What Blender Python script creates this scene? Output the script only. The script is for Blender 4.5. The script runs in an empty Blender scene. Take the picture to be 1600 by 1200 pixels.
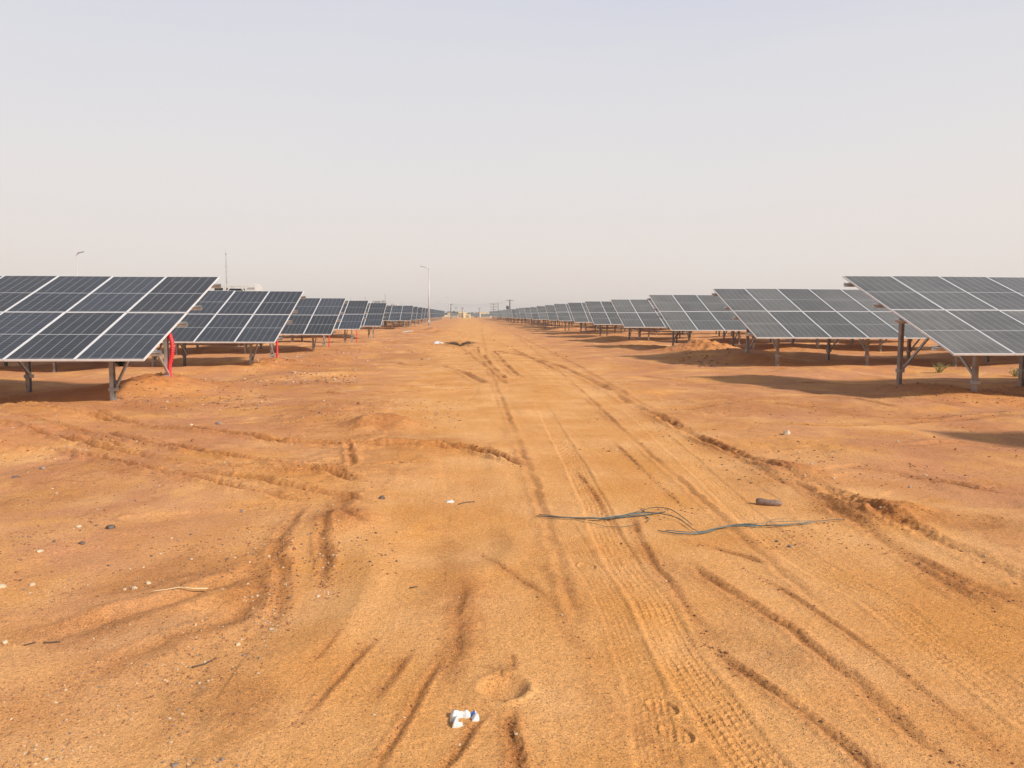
import bpy, bmesh, math, random
import numpy as np
from mathutils import Vector, Matrix, Euler
S = bpy.context.scene
C = S.collection
rad = math.radians
random.seed(7)

# ------------------------------------------------------------------ camera, world, sun
F = 1250.0; CX, CY = 800.0, 600.0
HCAM = 1.6
PITCH = math.atan(109 / F); YAW = math.atan(75 / F)
cam_d = bpy.data.cameras.new('camera'); cam = bpy.data.objects.new('camera', cam_d); C.objects.link(cam)
cam_d.sensor_width = 36; cam_d.lens = 36 * F / 1600; cam_d.clip_start = 0.05; cam_d.clip_end = 20000
cam.location = (0, 0, HCAM); cam.rotation_euler = (math.pi / 2 - PITCH, 0, -YAW)
S.camera = cam
RC = Euler(cam.rotation_euler).to_matrix()
def P(px, py, z=0.0):                # photograph pixel -> point of the level ground at height z
    d = RC @ Vector(((px - CX) / F, -(py - CY) / F, -1))
    t = (z - HCAM) / d.z
    return (d.x * t, d.y * t)
def Q(px, py, Y):                    # photograph pixel at distance Y -> world point
    d = RC @ Vector(((px - CX) / F, -(py - CY) / F, -1))
    t = Y / d.y
    return Vector((d.x * t, Y, HCAM + d.z * t))

SUN = Vector((1.2, -.95, 1.0)).normalized()
SUN_EL = math.asin(SUN.z); SUN_ROT = math.atan2(SUN.x, SUN.y)
sl = bpy.data.lights.new('sun', 'SUN'); so = bpy.data.objects.new('sun', sl); C.objects.link(so)
sl.energy = 4.7; sl.angle = rad(4.2); sl.color = (1.0, 0.92, 0.80)
so.rotation_euler = SUN.to_track_quat('Z', 'Y').to_euler(); so.location = (8, -8, 12)

w = bpy.data.worlds.new('World'); S.world = w; w.use_nodes = True
nt = w.node_tree; nt.nodes.clear()
wo = nt.nodes.new('ShaderNodeOutputWorld'); bg = nt.nodes.new('ShaderNodeBackground')
sky = nt.nodes.new('ShaderNodeTexSky'); sky.sky_type = 'NISHITA'; sky.sun_disc = False
sky.sun_elevation = SUN_EL; sky.sun_rotation = SUN_ROT; sky.dust_density = 6; sky.air_density = 1.0; sky.ozone_density = 1
mul = nt.nodes.new('ShaderNodeVectorMath'); mul.operation = 'SCALE'; mul.inputs['Scale'].default_value = 0.10
nt.links.new(sky.outputs[0], mul.inputs[0])
tc = nt.nodes.new('ShaderNodeTexCoord'); sp = nt.nodes.new('ShaderNodeSeparateXYZ'); nt.links.new(tc.outputs['Generated'], sp.inputs[0])
wn = nt.nodes.new('ShaderNodeTexNoise'); wn.inputs['Scale'].default_value = 2.2; wn.inputs['Detail'].default_value = 3
wm = nt.nodes.new('ShaderNodeMapping'); wm.inputs['Scale'].default_value = (1, 1, 5)
nt.links.new(tc.outputs['Generated'], wm.inputs[0]); nt.links.new(wm.outputs[0], wn.inputs['Vector'])
ad = nt.nodes.new('ShaderNodeMath'); ad.operation = 'MULTIPLY_ADD'; ad.inputs[1].default_value = 0.11
sb = nt.nodes.new('ShaderNodeMath'); sb.operation = 'SUBTRACT'; sb.inputs[1].default_value = 0.055
nt.links.new(sp.outputs['Z'], sb.inputs[0]); nt.links.new(wn.outputs[0], ad.inputs[0]); nt.links.new(sb.outputs[0], ad.inputs[2])
cr = nt.nodes.new('ShaderNodeValToRGB'); nt.links.new(ad.outputs[0], cr.inputs[0])
E = cr.color_ramp.elements
E[0].position = 0.0; E[0].color = (0.79, 0.70, 0.65, 1)
E[1].position = 1.0; E[1].color = (0.18, 0.22, 0.32, 1)
for p, c in ((0.06, (0.815, 0.74, 0.695, 1)), (0.16, (0.785, 0.75, 0.74, 1)), (0.27, (0.725, 0.72, 0.75, 1)), (0.40, (0.63, 0.645, 0.75, 1)), (0.60, (0.36, 0.38, 0.44, 1))):
    e = E.new(p); e.color = c
mx = nt.nodes.new('ShaderNodeMix'); mx.data_type = 'RGBA'; mx.inputs[0].default_value = 0.93
nt.links.new(mul.outputs[0], mx.inputs[6]); nt.links.new(cr.outputs[0], mx.inputs[7])
nt.links.new(mx.outputs[2], bg.inputs[0]); bg.inputs[1].default_value = 1.0
nt.links.new(bg.outputs[0], wo.inputs[0])
S.view_settings.view_transform = 'Standard'; S.view_settings.look = 'None'
S.view_settings.exposure = 0.10; S.view_settings.gamma = 1.0

# ------------------------------------------------------------------ helpers
def tag(o, label=None, cat=None, group=None, kind=None):
    if label: o['label'] = label
    if cat: o['category'] = cat
    if group: o['group'] = group
    if kind: o['kind'] = kind
    return o
def empty(name, loc, rz=0):
    o = bpy.data.objects.new(name, None); C.objects.link(o); o.location = loc; o.rotation_euler = (0, 0, rz)
    o.empty_display_size = 0.2
    return o
class MB:
    """mesh collector: boxes, tubes, lumps -> one mesh"""
    def __init__(s): s.v = []; s.f = []; s.m = []; s.smooth = []
    def add(s, v, f, mi=0, sm=False):
        n = len(s.v); s.v += [tuple(p) for p in v]; s.f += [tuple(i + n for i in q) for q in f]
        s.m += [mi] * len(f); s.smooth += [sm] * len(f); return s
    def box(s, a, b, mi=0, M=None):
        x0, y0, z0 = a; x1, y1, z1 = b
        v = [Vector(p) for p in ((x0,y0,z0),(x1,y0,z0),(x1,y1,z0),(x0,y1,z0),(x0,y0,z1),(x1,y0,z1),(x1,y1,z1),(x0,y1,z1))]
        if M: v = [M @ p for p in v]
        return s.add(v, [(0,3,2,1),(4,5,6,7),(0,1,5,4),(1,2,6,5),(2,3,7,6),(3,0,4,7)], mi)
    def bar(s, a, b, wx, wz, mi=0, up=(0, 0, 1)):
        a = Vector(a); b = Vector(b); d = b - a; L = d.length; d.normalize()
        u = Vector(up); x = d.cross(u)
        if x.length < 1e-4: x = d.cross(Vector((1, 0, 0)))
        x.normalize(); z = x.cross(d)
        M = Matrix.Translation(a) @ Matrix((x, d, z)).transposed().to_4x4()
        return s.box((-wx/2, 0, -wz/2), (wx/2, L, wz/2), mi, M)
    def tube(s, pts, r, n=8, mi=0, cap=True):
        pts = [Vector(p) for p in pts]; N = len(pts)
        rr = r if isinstance(r, (list, tuple)) else [r] * N
        v = []; f = []; prev = None
        for i, p in enumerate(pts):
            d = (pts[min(i+1, N-1)] - pts[max(i-1, 0)]).normalized()
            if prev is None:
                x = d.orthogonal().normalized()
            else:
                x = (prev - d * prev.dot(d)).normalized()
            prev = x; y = d.cross(x)
            for k in range(n):
                a = 2*math.pi*k/n; v.append(p + (x*math.cos(a) + y*math.sin(a))*rr[i])
        for i in range(N-1):
            for k in range(n):
                k2 = (k+1) % n; f.append((i*n+k, i*n+k2, (i+1)*n+k2, (i+1)*n+k))
        if cap: f.append(tuple(range(n-1, -1, -1))); f.append(tuple((N-1)*n+k for k in range(n)))
        return s.add(v, f, mi, True)
    def lump(s, c, r, sub=1, amp=0.25, mi=0, sm=False, rnd=random):
        vv, ff = ICO[sub]
        rz = rnd.random()*6.28; ca, sa = math.cos(rz), math.sin(rz)
        out = []
        for p in vv:
            k = 1 + rnd.uniform(-amp, amp)
            x, y, z = p[0]*r[0]*k, p[1]*r[1]*k, p[2]*r[2]*k
            out.append((c[0]+x*ca-y*sa, c[1]+x*sa+y*ca, c[2]+z))
        return s.add(out, ff, mi, sm)
    def build(s, name, mats, parent=None, loc=None):
        me = bpy.data.meshes.new(name); me.from_pydata([tuple(p) for p in s.v], [], s.f)
        for m in (mats if isinstance(mats, (list, tuple)) else [mats]): me.materials.append(m)
        me.polygons.foreach_set('material_index', s.m); me.polygons.foreach_set('use_smooth', s.smooth); me.update()
        o = bpy.data.objects.new(name, me); C.objects.link(o)
        if parent: o.parent = parent
        if loc is not None: o.location = loc
        return o
ICO = {}
for k in (1, 2, 3):
    b_ = bmesh.new(); bmesh.ops.create_icosphere(b_, subdivisions=k, radius=1)
    ICO[k] = ([tuple(v.co) for v in b_.verts], [tuple(v.index for v in f.verts) for f in b_.faces]); b_.free()

# ------------------------------------------------------------------ materials
def mat(name, col, rough=0.6, metal=0.0, noise=0.0, nscale=8, bump=0.0, bscale=60, spec=0.5):
    m = bpy.data.materials.new(name); m.use_nodes = True; n = m.node_tree; b = n.nodes['Principled BSDF']
    b.inputs['Base Color'].default_value = (*col, 1); b.inputs['Roughness'].default_value = rough
    b.inputs['Metallic'].default_value = metal; b.inputs['Specular IOR Level'].default_value = spec
    tcx = n.nodes.new('ShaderNodeTexCoord')
    if noise:
        t = n.nodes.new('ShaderNodeTexNoise'); t.inputs['Scale'].default_value = nscale; t.inputs['Detail'].default_value = 5
        n.links.new(tcx.outputs['Object'], t.inputs['Vector'])
        r = n.nodes.new('ShaderNodeMapRange'); r.inputs[1].default_value = .3; r.inputs[2].default_value = .7
        r.inputs[3].default_value = 1-noise; r.inputs[4].default_value = 1+noise
        n.links.new(t.outputs[0], r.inputs[0])
        v = n.nodes.new('ShaderNodeVectorMath'); v.operation = 'SCALE'; v.inputs[0].default_value = col
        n.links.new(r.outputs[0], v.inputs['Scale']); n.links.new(v.outputs[0], b.inputs['Base Color'])
    if bump:
        t2 = n.nodes.new('ShaderNodeTexNoise'); t2.inputs['Scale'].default_value = bscale; t2.inputs['Detail'].default_value = 4
        n.links.new(tcx.outputs['Object'], t2.inputs['Vector'])
        bn = n.nodes.new('ShaderNodeBump'); bn.inputs['Distance'].default_value = bump
        n.links.new(t2.outputs[0], bn.inputs['Height']); n.links.new(bn.outputs[0], b.inputs['Normal'])
    return m
M = {}
M['alu'] = mat('aluminium_frame', (.74,.74,.75), .45, .2, .06, 6)
M['steel'] = mat('galvanised_steel', (.40,.40,.40), .5, .5, .25, 5)
M['steel_r'] = mat('weathered_steel', (.31,.27,.245), .6, .35, .25, 5)
M['back'] = mat('white_backsheet', (.55,.56,.57), .5)
M['jbox'] = mat('black_plastic', (.02,.02,.02), .5)
M['red'] = mat('red_conduit_plastic', (.70,.03,.045), .45, 0, .12, 9)
M['lampw'] = mat('lamp_post_paint', (.50,.50,.50), .45, .2, .06, 3)
M['pole'] = mat('weathered_pole', (.16,.15,.15), .7, 0, .2, 2)
M['wood'] = mat('grey_brown_wood', (.20,.15,.12), .85, 0, .3, 3)
M['white'] = mat('white_paint', (.55,.55,.54), .45, 0, .05, 2)
M['dark'] = mat('dark_machinery', (.035,.037,.04), .5, .1, .2, 4)
M['greyp'] = mat('grey_paint', (.30,.31,.32), .5, 0, .1, 2)
M['cream'] = mat('cream_render', (.70,.60,.40), .9, 0, .08, .8)
M['cream2'] = mat('pale_yellow_render', (.60,.53,.36), .9, 0, .08, .8)
M['brown'] = mat('brown_shutter', (.22,.15,.07), .7, 0, .2, 1.5)
M['glassd'] = mat('dark_window', (.04,.045,.05), .2)
M['leaf'] = mat('dry_green_leaf', (.10,.135,.05), .8, 0, .35, 9)
M['tree'] = mat('dusty_tree_leaf', (.085,.085,.06), .9, 0, .3, 2)
M['grass'] = mat('pale_green_blade', (.25,.27,.10), .8, 0, .3, 20)
M['bark'] = mat('bark', (.10,.07,.05), .9)
M['bag'] = mat('white_plastic', (.66,.63,.60), .5, 0, .25, 30, .003, 60)
M['bagb'] = mat('blue_print', (.05,.13,.40), .4)
M['stonew'] = mat('white_quartz', (.52,.40,.27), .8, 0, .22, 30, .004, 90)
M['stoned'] = mat('dark_stone', (.13,.095,.075), .8, 0, .3, 30, .004, 90)
M['stoneg'] = mat('grey_stone', (.26,.19,.15), .8, 0, .3, 30, .004, 90)
M['clod'] = mat('red_earth_clod', (.30,.14,.06), .95, 0, .3, 20, .004, 120)
M['claytube'] = mat('brown_bottle', (.20,.13,.10), .6, 0, .3, 14, .004, 60)
M['strap'] = mat('green_black_strap', (.055,.075,.07), .45, 0, .5, 6)
M['strapg'] = mat('blue_grey_strap', (.10,.135,.13), .45, 0, .25, 6)
M['straw'] = mat('beige_stick', (.60,.45,.25), .8, 0, .15, 20)

def panel_mat(name, dust, tint=(.012,.015,.024)):
    m = bpy.data.materials.new(name); m.use_nodes = True; n = m.node_tree; L = n.links.new
    b = n.nodes['Principled BSDF']
    uv = n.nodes.new('ShaderNodeUVMap'); uv.uv_map = 'UVMap'
    s = n.nodes.new('ShaderNodeSeparateXYZ'); L(uv.outputs[0], s.inputs[0])
    def math_(op, a, bb=None, cc=None):
        k = n.nodes.new('ShaderNodeMath'); k.operation = op
        for i, q in enumerate((a, bb, cc)):
            if q is None: continue
            if isinstance(q, (int, float)): k.inputs[i].default_value = q
            else: L(q, k.inputs[i])
        return k.outputs[0]
    def line(coord, period, width):       # 1 on a thin line every period
        fr = math_('PINGPONG', coord, period/2)
        return math_('LESS_THAN', fr, width/2)
    u, v = s.outputs['X'], s.outputs['Y']       # in metres on the glass
    col = line(u, .182, .0078)                    # gaps between cell columns
    row = line(v, .091, .0075)
    mid = math_('LESS_THAN', math_('ABSOLUTE', math_('SUBTRACT', v, 1.126)), .011)
    bus = line(math_('ADD', u, .0), .0182, .0012)
    a1 = math_('MULTIPLY', col, .72); a2 = math_('MULTIPLY', row, .26); a3 = math_('MULTIPLY', mid, .85); a4 = math_('MULTIPLY', bus, .12)
    mask = math_('MAXIMUM', math_('MAXIMUM', a1, a2), math_('MAXIMUM', a3, a4))
    # each cell a hair different
    ic = n.nodes.new('ShaderNodeCombineXYZ')
    L(math_('FLOOR', math_('DIVIDE', u, .182)), ic.inputs[0]); L(math_('FLOOR', math_('DIVIDE', v, .091)), ic.inputs[1])
    oi = n.nodes.new('ShaderNodeObjectInfo'); L(oi.outputs['Random'], ic.inputs[2])
    wn_ = n.nodes.new('ShaderNodeTexWhiteNoise'); wn_.noise_dimensions = '3D'; L(ic.outputs[0], wn_.inputs['Vector'])
    cellv = math_('MULTIPLY_ADD', wn_.outputs['Value'], .5, .75)
    modv = math_('MULTIPLY_ADD', oi.outputs['Random'], 1.3, .4)
    sc = n.nodes.new('ShaderNodeVectorMath'); sc.operation = 'SCALE'; sc.inputs[0].default_value = tint
    L(math_('MULTIPLY', cellv, modv), sc.inputs['Scale'])
    mixl = n.nodes.new('ShaderNodeMix'); mixl.data_type = 'RGBA'; L(mask, mixl.inputs[0]); L(sc.outputs[0], mixl.inputs[6])
    mixl.inputs[7].default_value = (.48,.49,.50,1)
    tcx = n.nodes.new('ShaderNodeTexCoord')
    ns = n.nodes.new('ShaderNodeTexNoise'); ns.inputs['Scale'].default_value = 1.6; ns.inputs['Detail'].default_value = 6; ns.inputs['Roughness'].default_value = .65
    mp = n.nodes.new('ShaderNodeVectorMath'); mp.operation = 'ADD'; L(uv.outputs[0], mp.inputs[0])
    k3 = n.nodes.new('ShaderNodeVectorMath'); k3.operation = 'SCALE'; k3.inputs[0].default_value = (40, 17, 9); L(oi.outputs['Random'], k3.inputs['Scale'])
    L(k3.outputs[0], mp.inputs[1]); L(mp.outputs[0], ns.inputs['Vector'])
    dmap = n.nodes.new('ShaderNodeMapRange'); dmap.inputs[1].default_value = .3; dmap.inputs[2].default_value = .7
    dmap.inputs[3].default_value = dust*.72; dmap.inputs[4].default_value = dust*1.28; L(ns.outputs[0], dmap.inputs[0])
    # dust gathers along the lower rim of each module
    low = n.nodes.new('ShaderNodeMapRange'); low.inputs[1].default_value = 0; low.inputs[2].default_value = .10
    low.inputs[3].default_value = .10; low.inputs[4].default_value = 0; L(v, low.inputs[0])
    mixd = n.nodes.new('ShaderNodeMix'); mixd.data_type = 'RGBA'; L(math_('ADD', math_('MULTIPLY', dmap.outputs[0], math_('MULTIPLY_ADD', math_('FRACT', math_('MULTIPLY', oi.outputs['Random'], 7.3)), .6, .7)), low.outputs[0]), mixd.inputs[0]); L(mixl.outputs[2], mixd.inputs[6])
    mixd.inputs[7].default_value = (.43,.405,.36,1)
    L(mixd.outputs[2], b.inputs['Base Color'])
    b.inputs['Roughness'].default_value = .28; b.inputs['IOR'].default_value = 1.42
    b.inputs['Specular IOR Level'].default_value = .30
    return m
M['glassL'] = panel_mat('solar_cells', .032, (.011,.014,.021))
M['glassR'] = panel_mat('pale_solar_cells', .20, (.013,.015,.016))  # paler copy for the right rows, with a stronger grey-beige mix

# ------------------------------------------------------------------ ground relief
def _h(ix, iy, seed):
    n = (ix.astype(np.int64)*374761393 + iy.astype(np.int64)*668265263 + seed*1442695041) & 0xffffffff
    n = ((n ^ (n >> 13)) * 1274126177) & 0xffffffff
    n = (n ^ (n >> 16)) & 0xffffffff
    return n / 4294967295.0
def noise(x, y, seed=0):
    x = np.asarray(x, float); y = np.asarray(y, float)
    x0 = np.floor(x); y0 = np.floor(y); fx = x-x0; fy = y-y0
    fx = fx*fx*fx*(fx*(fx*6-15)+10); fy = fy*fy*fy*(fy*(fy*6-15)+10)
    a = _h(x0, y0, seed); b = _h(x0+1, y0, seed); c = _h(x0, y0+1, seed); d = _h(x0+1, y0+1, seed)
    return ((a*(1-fx)+b*fx)*(1-fy) + (c*(1-fx)+d*fx)*fy)*2-1
def fbm(x, y, seed=0, o=4, g=.5):
    s = 0; a = 1; t = 0
    for i in range(o):
        ca, sa = math.cos(.7*i), math.sin(.7*i)
        s = s + a*noise((x*ca-y*sa)*2.03**i+i*13.7, (x*sa+y*ca)*2.03**i-i*7.3, seed+i); t += a; a *= g
    return s/t
def sstep(a, b, x):
    t = np.clip((x-a)/(b-a), 0, 1); return t*t*(3-2*t)

def dens(pts, step=.25):             # smooth polyline (Catmull-Rom) resampled
    P0 = [np.array(p, float) for p in pts]; P0 = [2*P0[0]-P0[1]] + P0 + [2*P0[-1]-P0[-2]]
    out = []
    for i in range(1, len(P0)-2):
        a, b, c, d = P0[i-1:i+3]; n = max(2, int(np.linalg.norm(c-b)/step))
        for k in range(n):
            t = k/n; out.append(.5*((2*b)+(-a+c)*t+(2*a-5*b+4*c-d)*t*t+(-a+3*b-3*c+d)*t**3))
    out.append(P0[-2]); return np.array(out)
def track_dist(x, y, pts):           # signed lateral distance and arclength to a polyline
    best = np.full(x.shape, 1e9); sd = np.zeros(x.shape); al = np.zeros(x.shape); acc = 0
    for i in range(len(pts)-1):
        a = pts[i]; d = pts[i+1]-a; L = float(np.hypot(*d))
        if L < 1e-6: continue
        d = d/L
        t = (x-a[0])*d[0]+(y-a[1])*d[1]; tc_ = np.clip(t, 0, L)
        rx = x-a[0]-d[0]*tc_; ry = y-a[1]-d[1]*tc_
        q = rx*rx+ry*ry; m = q < best
        best = np.where(m, q, best); sd = np.where(m, np.sign(d[0]*ry-d[1]*rx)*np.sqrt(q), sd); al = np.where(m, acc+tc_, al)
        acc += L
    return sd, al, acc

# ruts: (pixel polyline on the photograph's ground, depth m, half width m, berm ratio, roughness)
RUTS = [
 # right edge of the road: clumpy berm, continuing into the distance
 ([(775,548),(820,557),(880,575),(940,603),(985,632)], 0.028,0.072,0.64,0.50),
 ([(985,632),(1035,655),(1090,685),(1150,708),(1215,735),(1270,755),(1340,790),(1400,815),(1480,850),(1600,910),(1800,1005)], 0.044,0.058,0.68,1.10),
 ([(1380,800),(1440,806),(1520,812),(1600,822)], 0.040,0.054,0.64,0.80),
 ([(1290,725),(1400,738),(1500,757),(1600,775)], 0.024,0.054,0.64,0.80),
 # fresh ruts near the camera, right of the tread marks
 ([(1090,850),(1150,866),(1208,888)], 0.006,0.021,0.64,0.55),
 ([(1060,870),(1150,932),(1237,984),(1325,1054),(1383,1107),(1442,1156),(1515,1200),(1600,1270)], 0.012,0.032,0.64,0.70),
 ([(1160,890),(1223,923),(1325,990),(1442,1077),(1558,1171),(1640,1240)], 0.006,0.016,0.72,0.55),
 ([(1090,995),(1150,1040),(1267,1121),(1360,1197),(1460,1290)], 0.009,0.023,0.64,0.75),
 ([(985,800),(1010,860),(1060,930),(1110,990),(1160,1060)], 0.006,0.021,0.64,0.75),
 ([(1400,860),(1500,905),(1600,950)], 0.007,0.035,0.64,0.65),
 ([(1230,745),(1300,790),(1360,830),(1430,880),(1600,980)], 0.009,0.052,0.64,0.65),
 ([(900,735),(930,775),(965,830),(1000,880)], 0.004,0.017,0.64,0.65),
 ([(960,690),(1020,750),(1075,800)], 0.004,0.017,0.56,0.65),
 # fan of ruts left of centre, near the camera
 ([(600,985),(575,1009),(530,1055),(490,1105),(455,1140)], 0.006,0.016,0.63,0.56),
 ([(540,975),(505,1020),(480,1045)], 0.002,0.011,0.56,0.42),
 ([(700,1010),(672,1056),(645,1105),(622,1150),(590,1205),(560,1270)], 0.007,0.017,0.63,0.56),
 ([(645,1010),(610,1060),(578,1106)], 0.004,0.018,0.56,0.49),
 ([(765,1110),(735,1150),(697,1197),(660,1250)], 0.006,0.015,0.63,0.56),
 ([(735,900),(715,960),(715,1010),(690,1070)], 0.004,0.030,0.42,0.63),
 ([(795,1020),(802,1040),(798,1055)], 0.004,0.012,0.42,0.27),
 ([(800,1105),(800,1160),(812,1230)], 0.007,0.020,0.63,0.85),
 ([(735,850),(790,890),(850,930),(905,1000),(930,1050)], 0.003,0.020,0.49,0.49),
 # two broken ruts of the left wheel pair
 ([(475,785),(435,845),(440,890),(430,950),(395,1000)], 0.014,0.039,0.90,0.90),
 ([(515,790),(505,830),(510,880),(500,920)], 0.013,0.032,0.90,0.90),
 ([(395,860),(400,900),(375,950),(300,985),(180,1030),(60,1085)], 0.011,0.052,0.80,0.45),
 ([(560,760),(530,800),(590,830)], 0.011,0.052,0.80,0.75),
 # long curving wheel tracks from the left rows to the road
 ([(-150,645),(0,650),(150,657),(300,678),(420,690),(520,690)], 0.055,0.047,0.80,0.58),
 ([(560,690),(640,693),(720,703),(800,722),(860,750)], .012,.04,.7,.15),
 ([(300,735),(420,755),(520,772),(600,790)], 0.049,0.051,0.80,0.58),
 ([(520,700),(610,695),(690,699),(760,712)], 0.049,0.043,0.80,0.58),
 ([(600,560),(700,575),(760,600)], 0.041,0.085,0.80,0.38),
 ([(1320,690),(1400,700),(1500,690),(1600,700)], 0.041,0.076,0.80,0.38),
 ([(1200,600),(1300,596),(1400,606)], 0.041,0.085,0.80,0.38),
 ([(1100,620),(1180,626),(1290,622),(1420,640)], 0.035,0.068,0.80,0.38),
 ([(-150,630),(0,640),(120,646),(240,668),(330,680),(480,697),(600,700),(730,706),(830,730)], 0.077,0.056,0.80,0.58),
 ([(-150,655),(0,660),(100,672),(200,690),(330,712),(470,728),(600,728),(700,722)], 0.060,0.046,0.80,0.58),
 ([(-150,668),(0,675),(100,690),(200,708),(330,728),(500,742),(590,760)], 0.068,0.051,0.80,0.58),
 ([(-150,690),(0,700),(130,712),(260,742),(400,768),(500,785)], 0.077,0.051,0.80,0.58),
 ([(80,690),(140,692),(200,700)], 0.085,0.036,0.90,0.58),
 ([(0,1010),(100,985),(220,950),(330,915),(420,880)], 0.035,0.071,0.70,0.38),
 ([(480,597),(560,602),(640,604),(720,600)], 0.051,0.051,0.80,0.58),
 ([(480,610),(560,616),(640,612),(760,606)], 0.060,0.051,0.80,0.58),
 ([(500,690),(540,695),(545,735),(500,730)], 0.035,0.036,0.80,0.58),
 # scuffs down the middle of the road
 ([(752,512),(762,560),(790,640),(835,760),(880,900),(910,1000)], 0.010,0.035,0.80,0.20),
 ([(790,512),(850,560),(960,660),(1060,750),(1180,860),(1300,960)], 0.010,0.030,0.80,0.20),
 ([(800,520),(880,560),(985,620),(1120,700),(1250,770),(1400,850)], 0.012,0.050,0.80,0.30),
 ([(770,548),(785,565),(800,580),(815,590)], 0.030,0.056,0.90,0.48),
 ([(755,555),(770,575),(790,592)], 0.030,0.050,0.90,0.80),
 ([(800,545),(840,565),(870,580)], 0.024,0.056,0.90,0.54),
 ([(745,540),(748,556)], 0.040,0.050,0.90,0.80),
 ([(715,538),(730,550),(760,575),(790,600)], 0.012,0.056,0.90,0.42),
 ([(1000,585),(1100,600),(1250,610),(1400,625),(1600,640)], 0.012,0.084,0.80,0.42),
 ([(1050,640),(1200,632),(1400,650),(1600,640)], 0.015,0.078,0.80,0.42),
 ([(1150,665),(1300,668),(1450,655),(1600,648)], 0.018,0.090,0.80,0.36),
]
# mounds: px, py (on the ground), rx, ry, height, redness
MOUNDS = [
 (235,612,.8,1.0,.18,.8),(265,600,.7,.8,.20,.8),(300,606,1.0,.9,.08,.7),(425,572,.9,1.5,.16,.7),(470,570,1.3,1.6,.10,.7),(510,558,1.0,2.0,.16,.6),(560,545,1.5,3,.14,.5),
 (612,664,.36,.6,.15,1.),(568,668,.25,.45,.10,.9),(530,640,.8,1.2,.05,.5),(545,815,.30,.35,.07,1.),(650,700,1.0,.8,.05,.3),
 (600,740,.9,.6,.05,.2),(1104,553,1.5,2.4,.55,.7),(1155,565,1.8,2.2,.18,.5),(1060,555,1.4,3.0,.12,.6),(1000,545,1.6,3.5,.14,.7),(950,532,1.8,4.5,.16,.8),
 (900,522,2.0,6,.14,.7),(1300,560,2.2,2.0,.10,.3),(1215,548,1.5,2.5,.18,.3),(1420,612,1.1,1.3,.06,.5),(1500,625,1.3,.9,.05,.4),
 (690,521,.9,3.5,.28,.9),(676,516,.7,3.0,.30,1.),(650,520,1.2,5,.15,.8),(722,536,.8,2.0,.10,.8),
 (1235,735,.35,.4,.06,.9),(1390,800,.35,.35,.07,.9),(1150,640,.8,.9,.05,.3),(1080,650,.7,1.0,.04,.3),
 (172,621,.6,.6,.07,.3),(60,650,1.8,1.0,.10,.3),(190,735,1.2,.7,.05,.2),(720,930,.22,.5,.025,.4),(1320,545,3.0,2.0,.10,.4),(1520,560,3.0,2.0,.10,.4),
]
# swaths of dark gritty soil: px, py, half sizes in metres, turn, strength
SWATHS = [(700,860,.18,.8,.1,.45),(725,955,.12,.45,.1,.6),(700,1040,.12,.35,.15,.5),(640,690,.8,1.1,0,.22),(780,1060,.08,.25,0,.5),
 (330,880,.28,.75,-1.1,.5),(270,905,.22,.5,-1.2,.5),(120,975,.25,.7,-1.15,.5),(395,905,.10,.55,-.2,.75),(330,1090,.30,.32,-.8,.45),(380,1130,.12,.3,-.4,.5),
 (1450,812,.35,.9,1.3,.65),(1240,738,.3,.7,.2,.6),(1390,800,.2,.5,.6,.7),(1180,760,.35,.8,.2,.35),(620,555,2.2,3.4,0,.45),(1500,700,1.2,1.4,0,.3),(1300,640,1.6,1.2,0,.3),
 (60,780,.5,.5,0,.3),(560,668,.7,.9,0,.5),(610,665,.4,.7,0,.6),(1000,1150,.05,.3,.3,.35),(1180,1010,.2,.4,.5,.35),(1040,880,.12,.5,.3,.3),(1560,930,.2,.5,.5,.4),
 (230,640,.9,.9,0,.4),(450,600,1.5,1.6,0,.45),(520,575,1.8,2.5,0,.45),(80,640,1.2,.9,0,.35),(1130,700,.4,.9,.2,.4),(860,900,.08,.5,.25,.4),(905,1010,.05,.25,.3,.4),(935,1090,.05,.25,.3,.45)]
HOLES = [(787,1078,.085,.10,.035),(620,560,3.0,4.0,.10),(700,850,.35,.5,.03),(450,920,.35,.8,.04),(1120,990,.25,.5,.015)]

def TP(lst): return dens([P(*p) for p in lst], .3)
RUTP = [(TP(r[0]), *r[1:]) for r in RUTS]
TREADS = [  # pixel polyline, half width, strength
 ([(845,630),(868,672),(905,740),(935,800),(963,867),(1022,946),(1062,1025),(1115,1101),(1159,1165),(1240,1280)], .115, 1.0),
 ([(880,820),(915,880),(950,940),(985,1020),(1010,1100),(1030,1200),(1050,1290)], .085, .55),
 ([(985,640),(1060,705),(1130,770),(1210,842),(1290,894),(1369,937),(1442,990),(1529,1045),(1600,1100),(1760,1210)], .12, .7),
]
TRP = [(TP(t[0]), t[1], t[2]) for t in TREADS]

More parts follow.
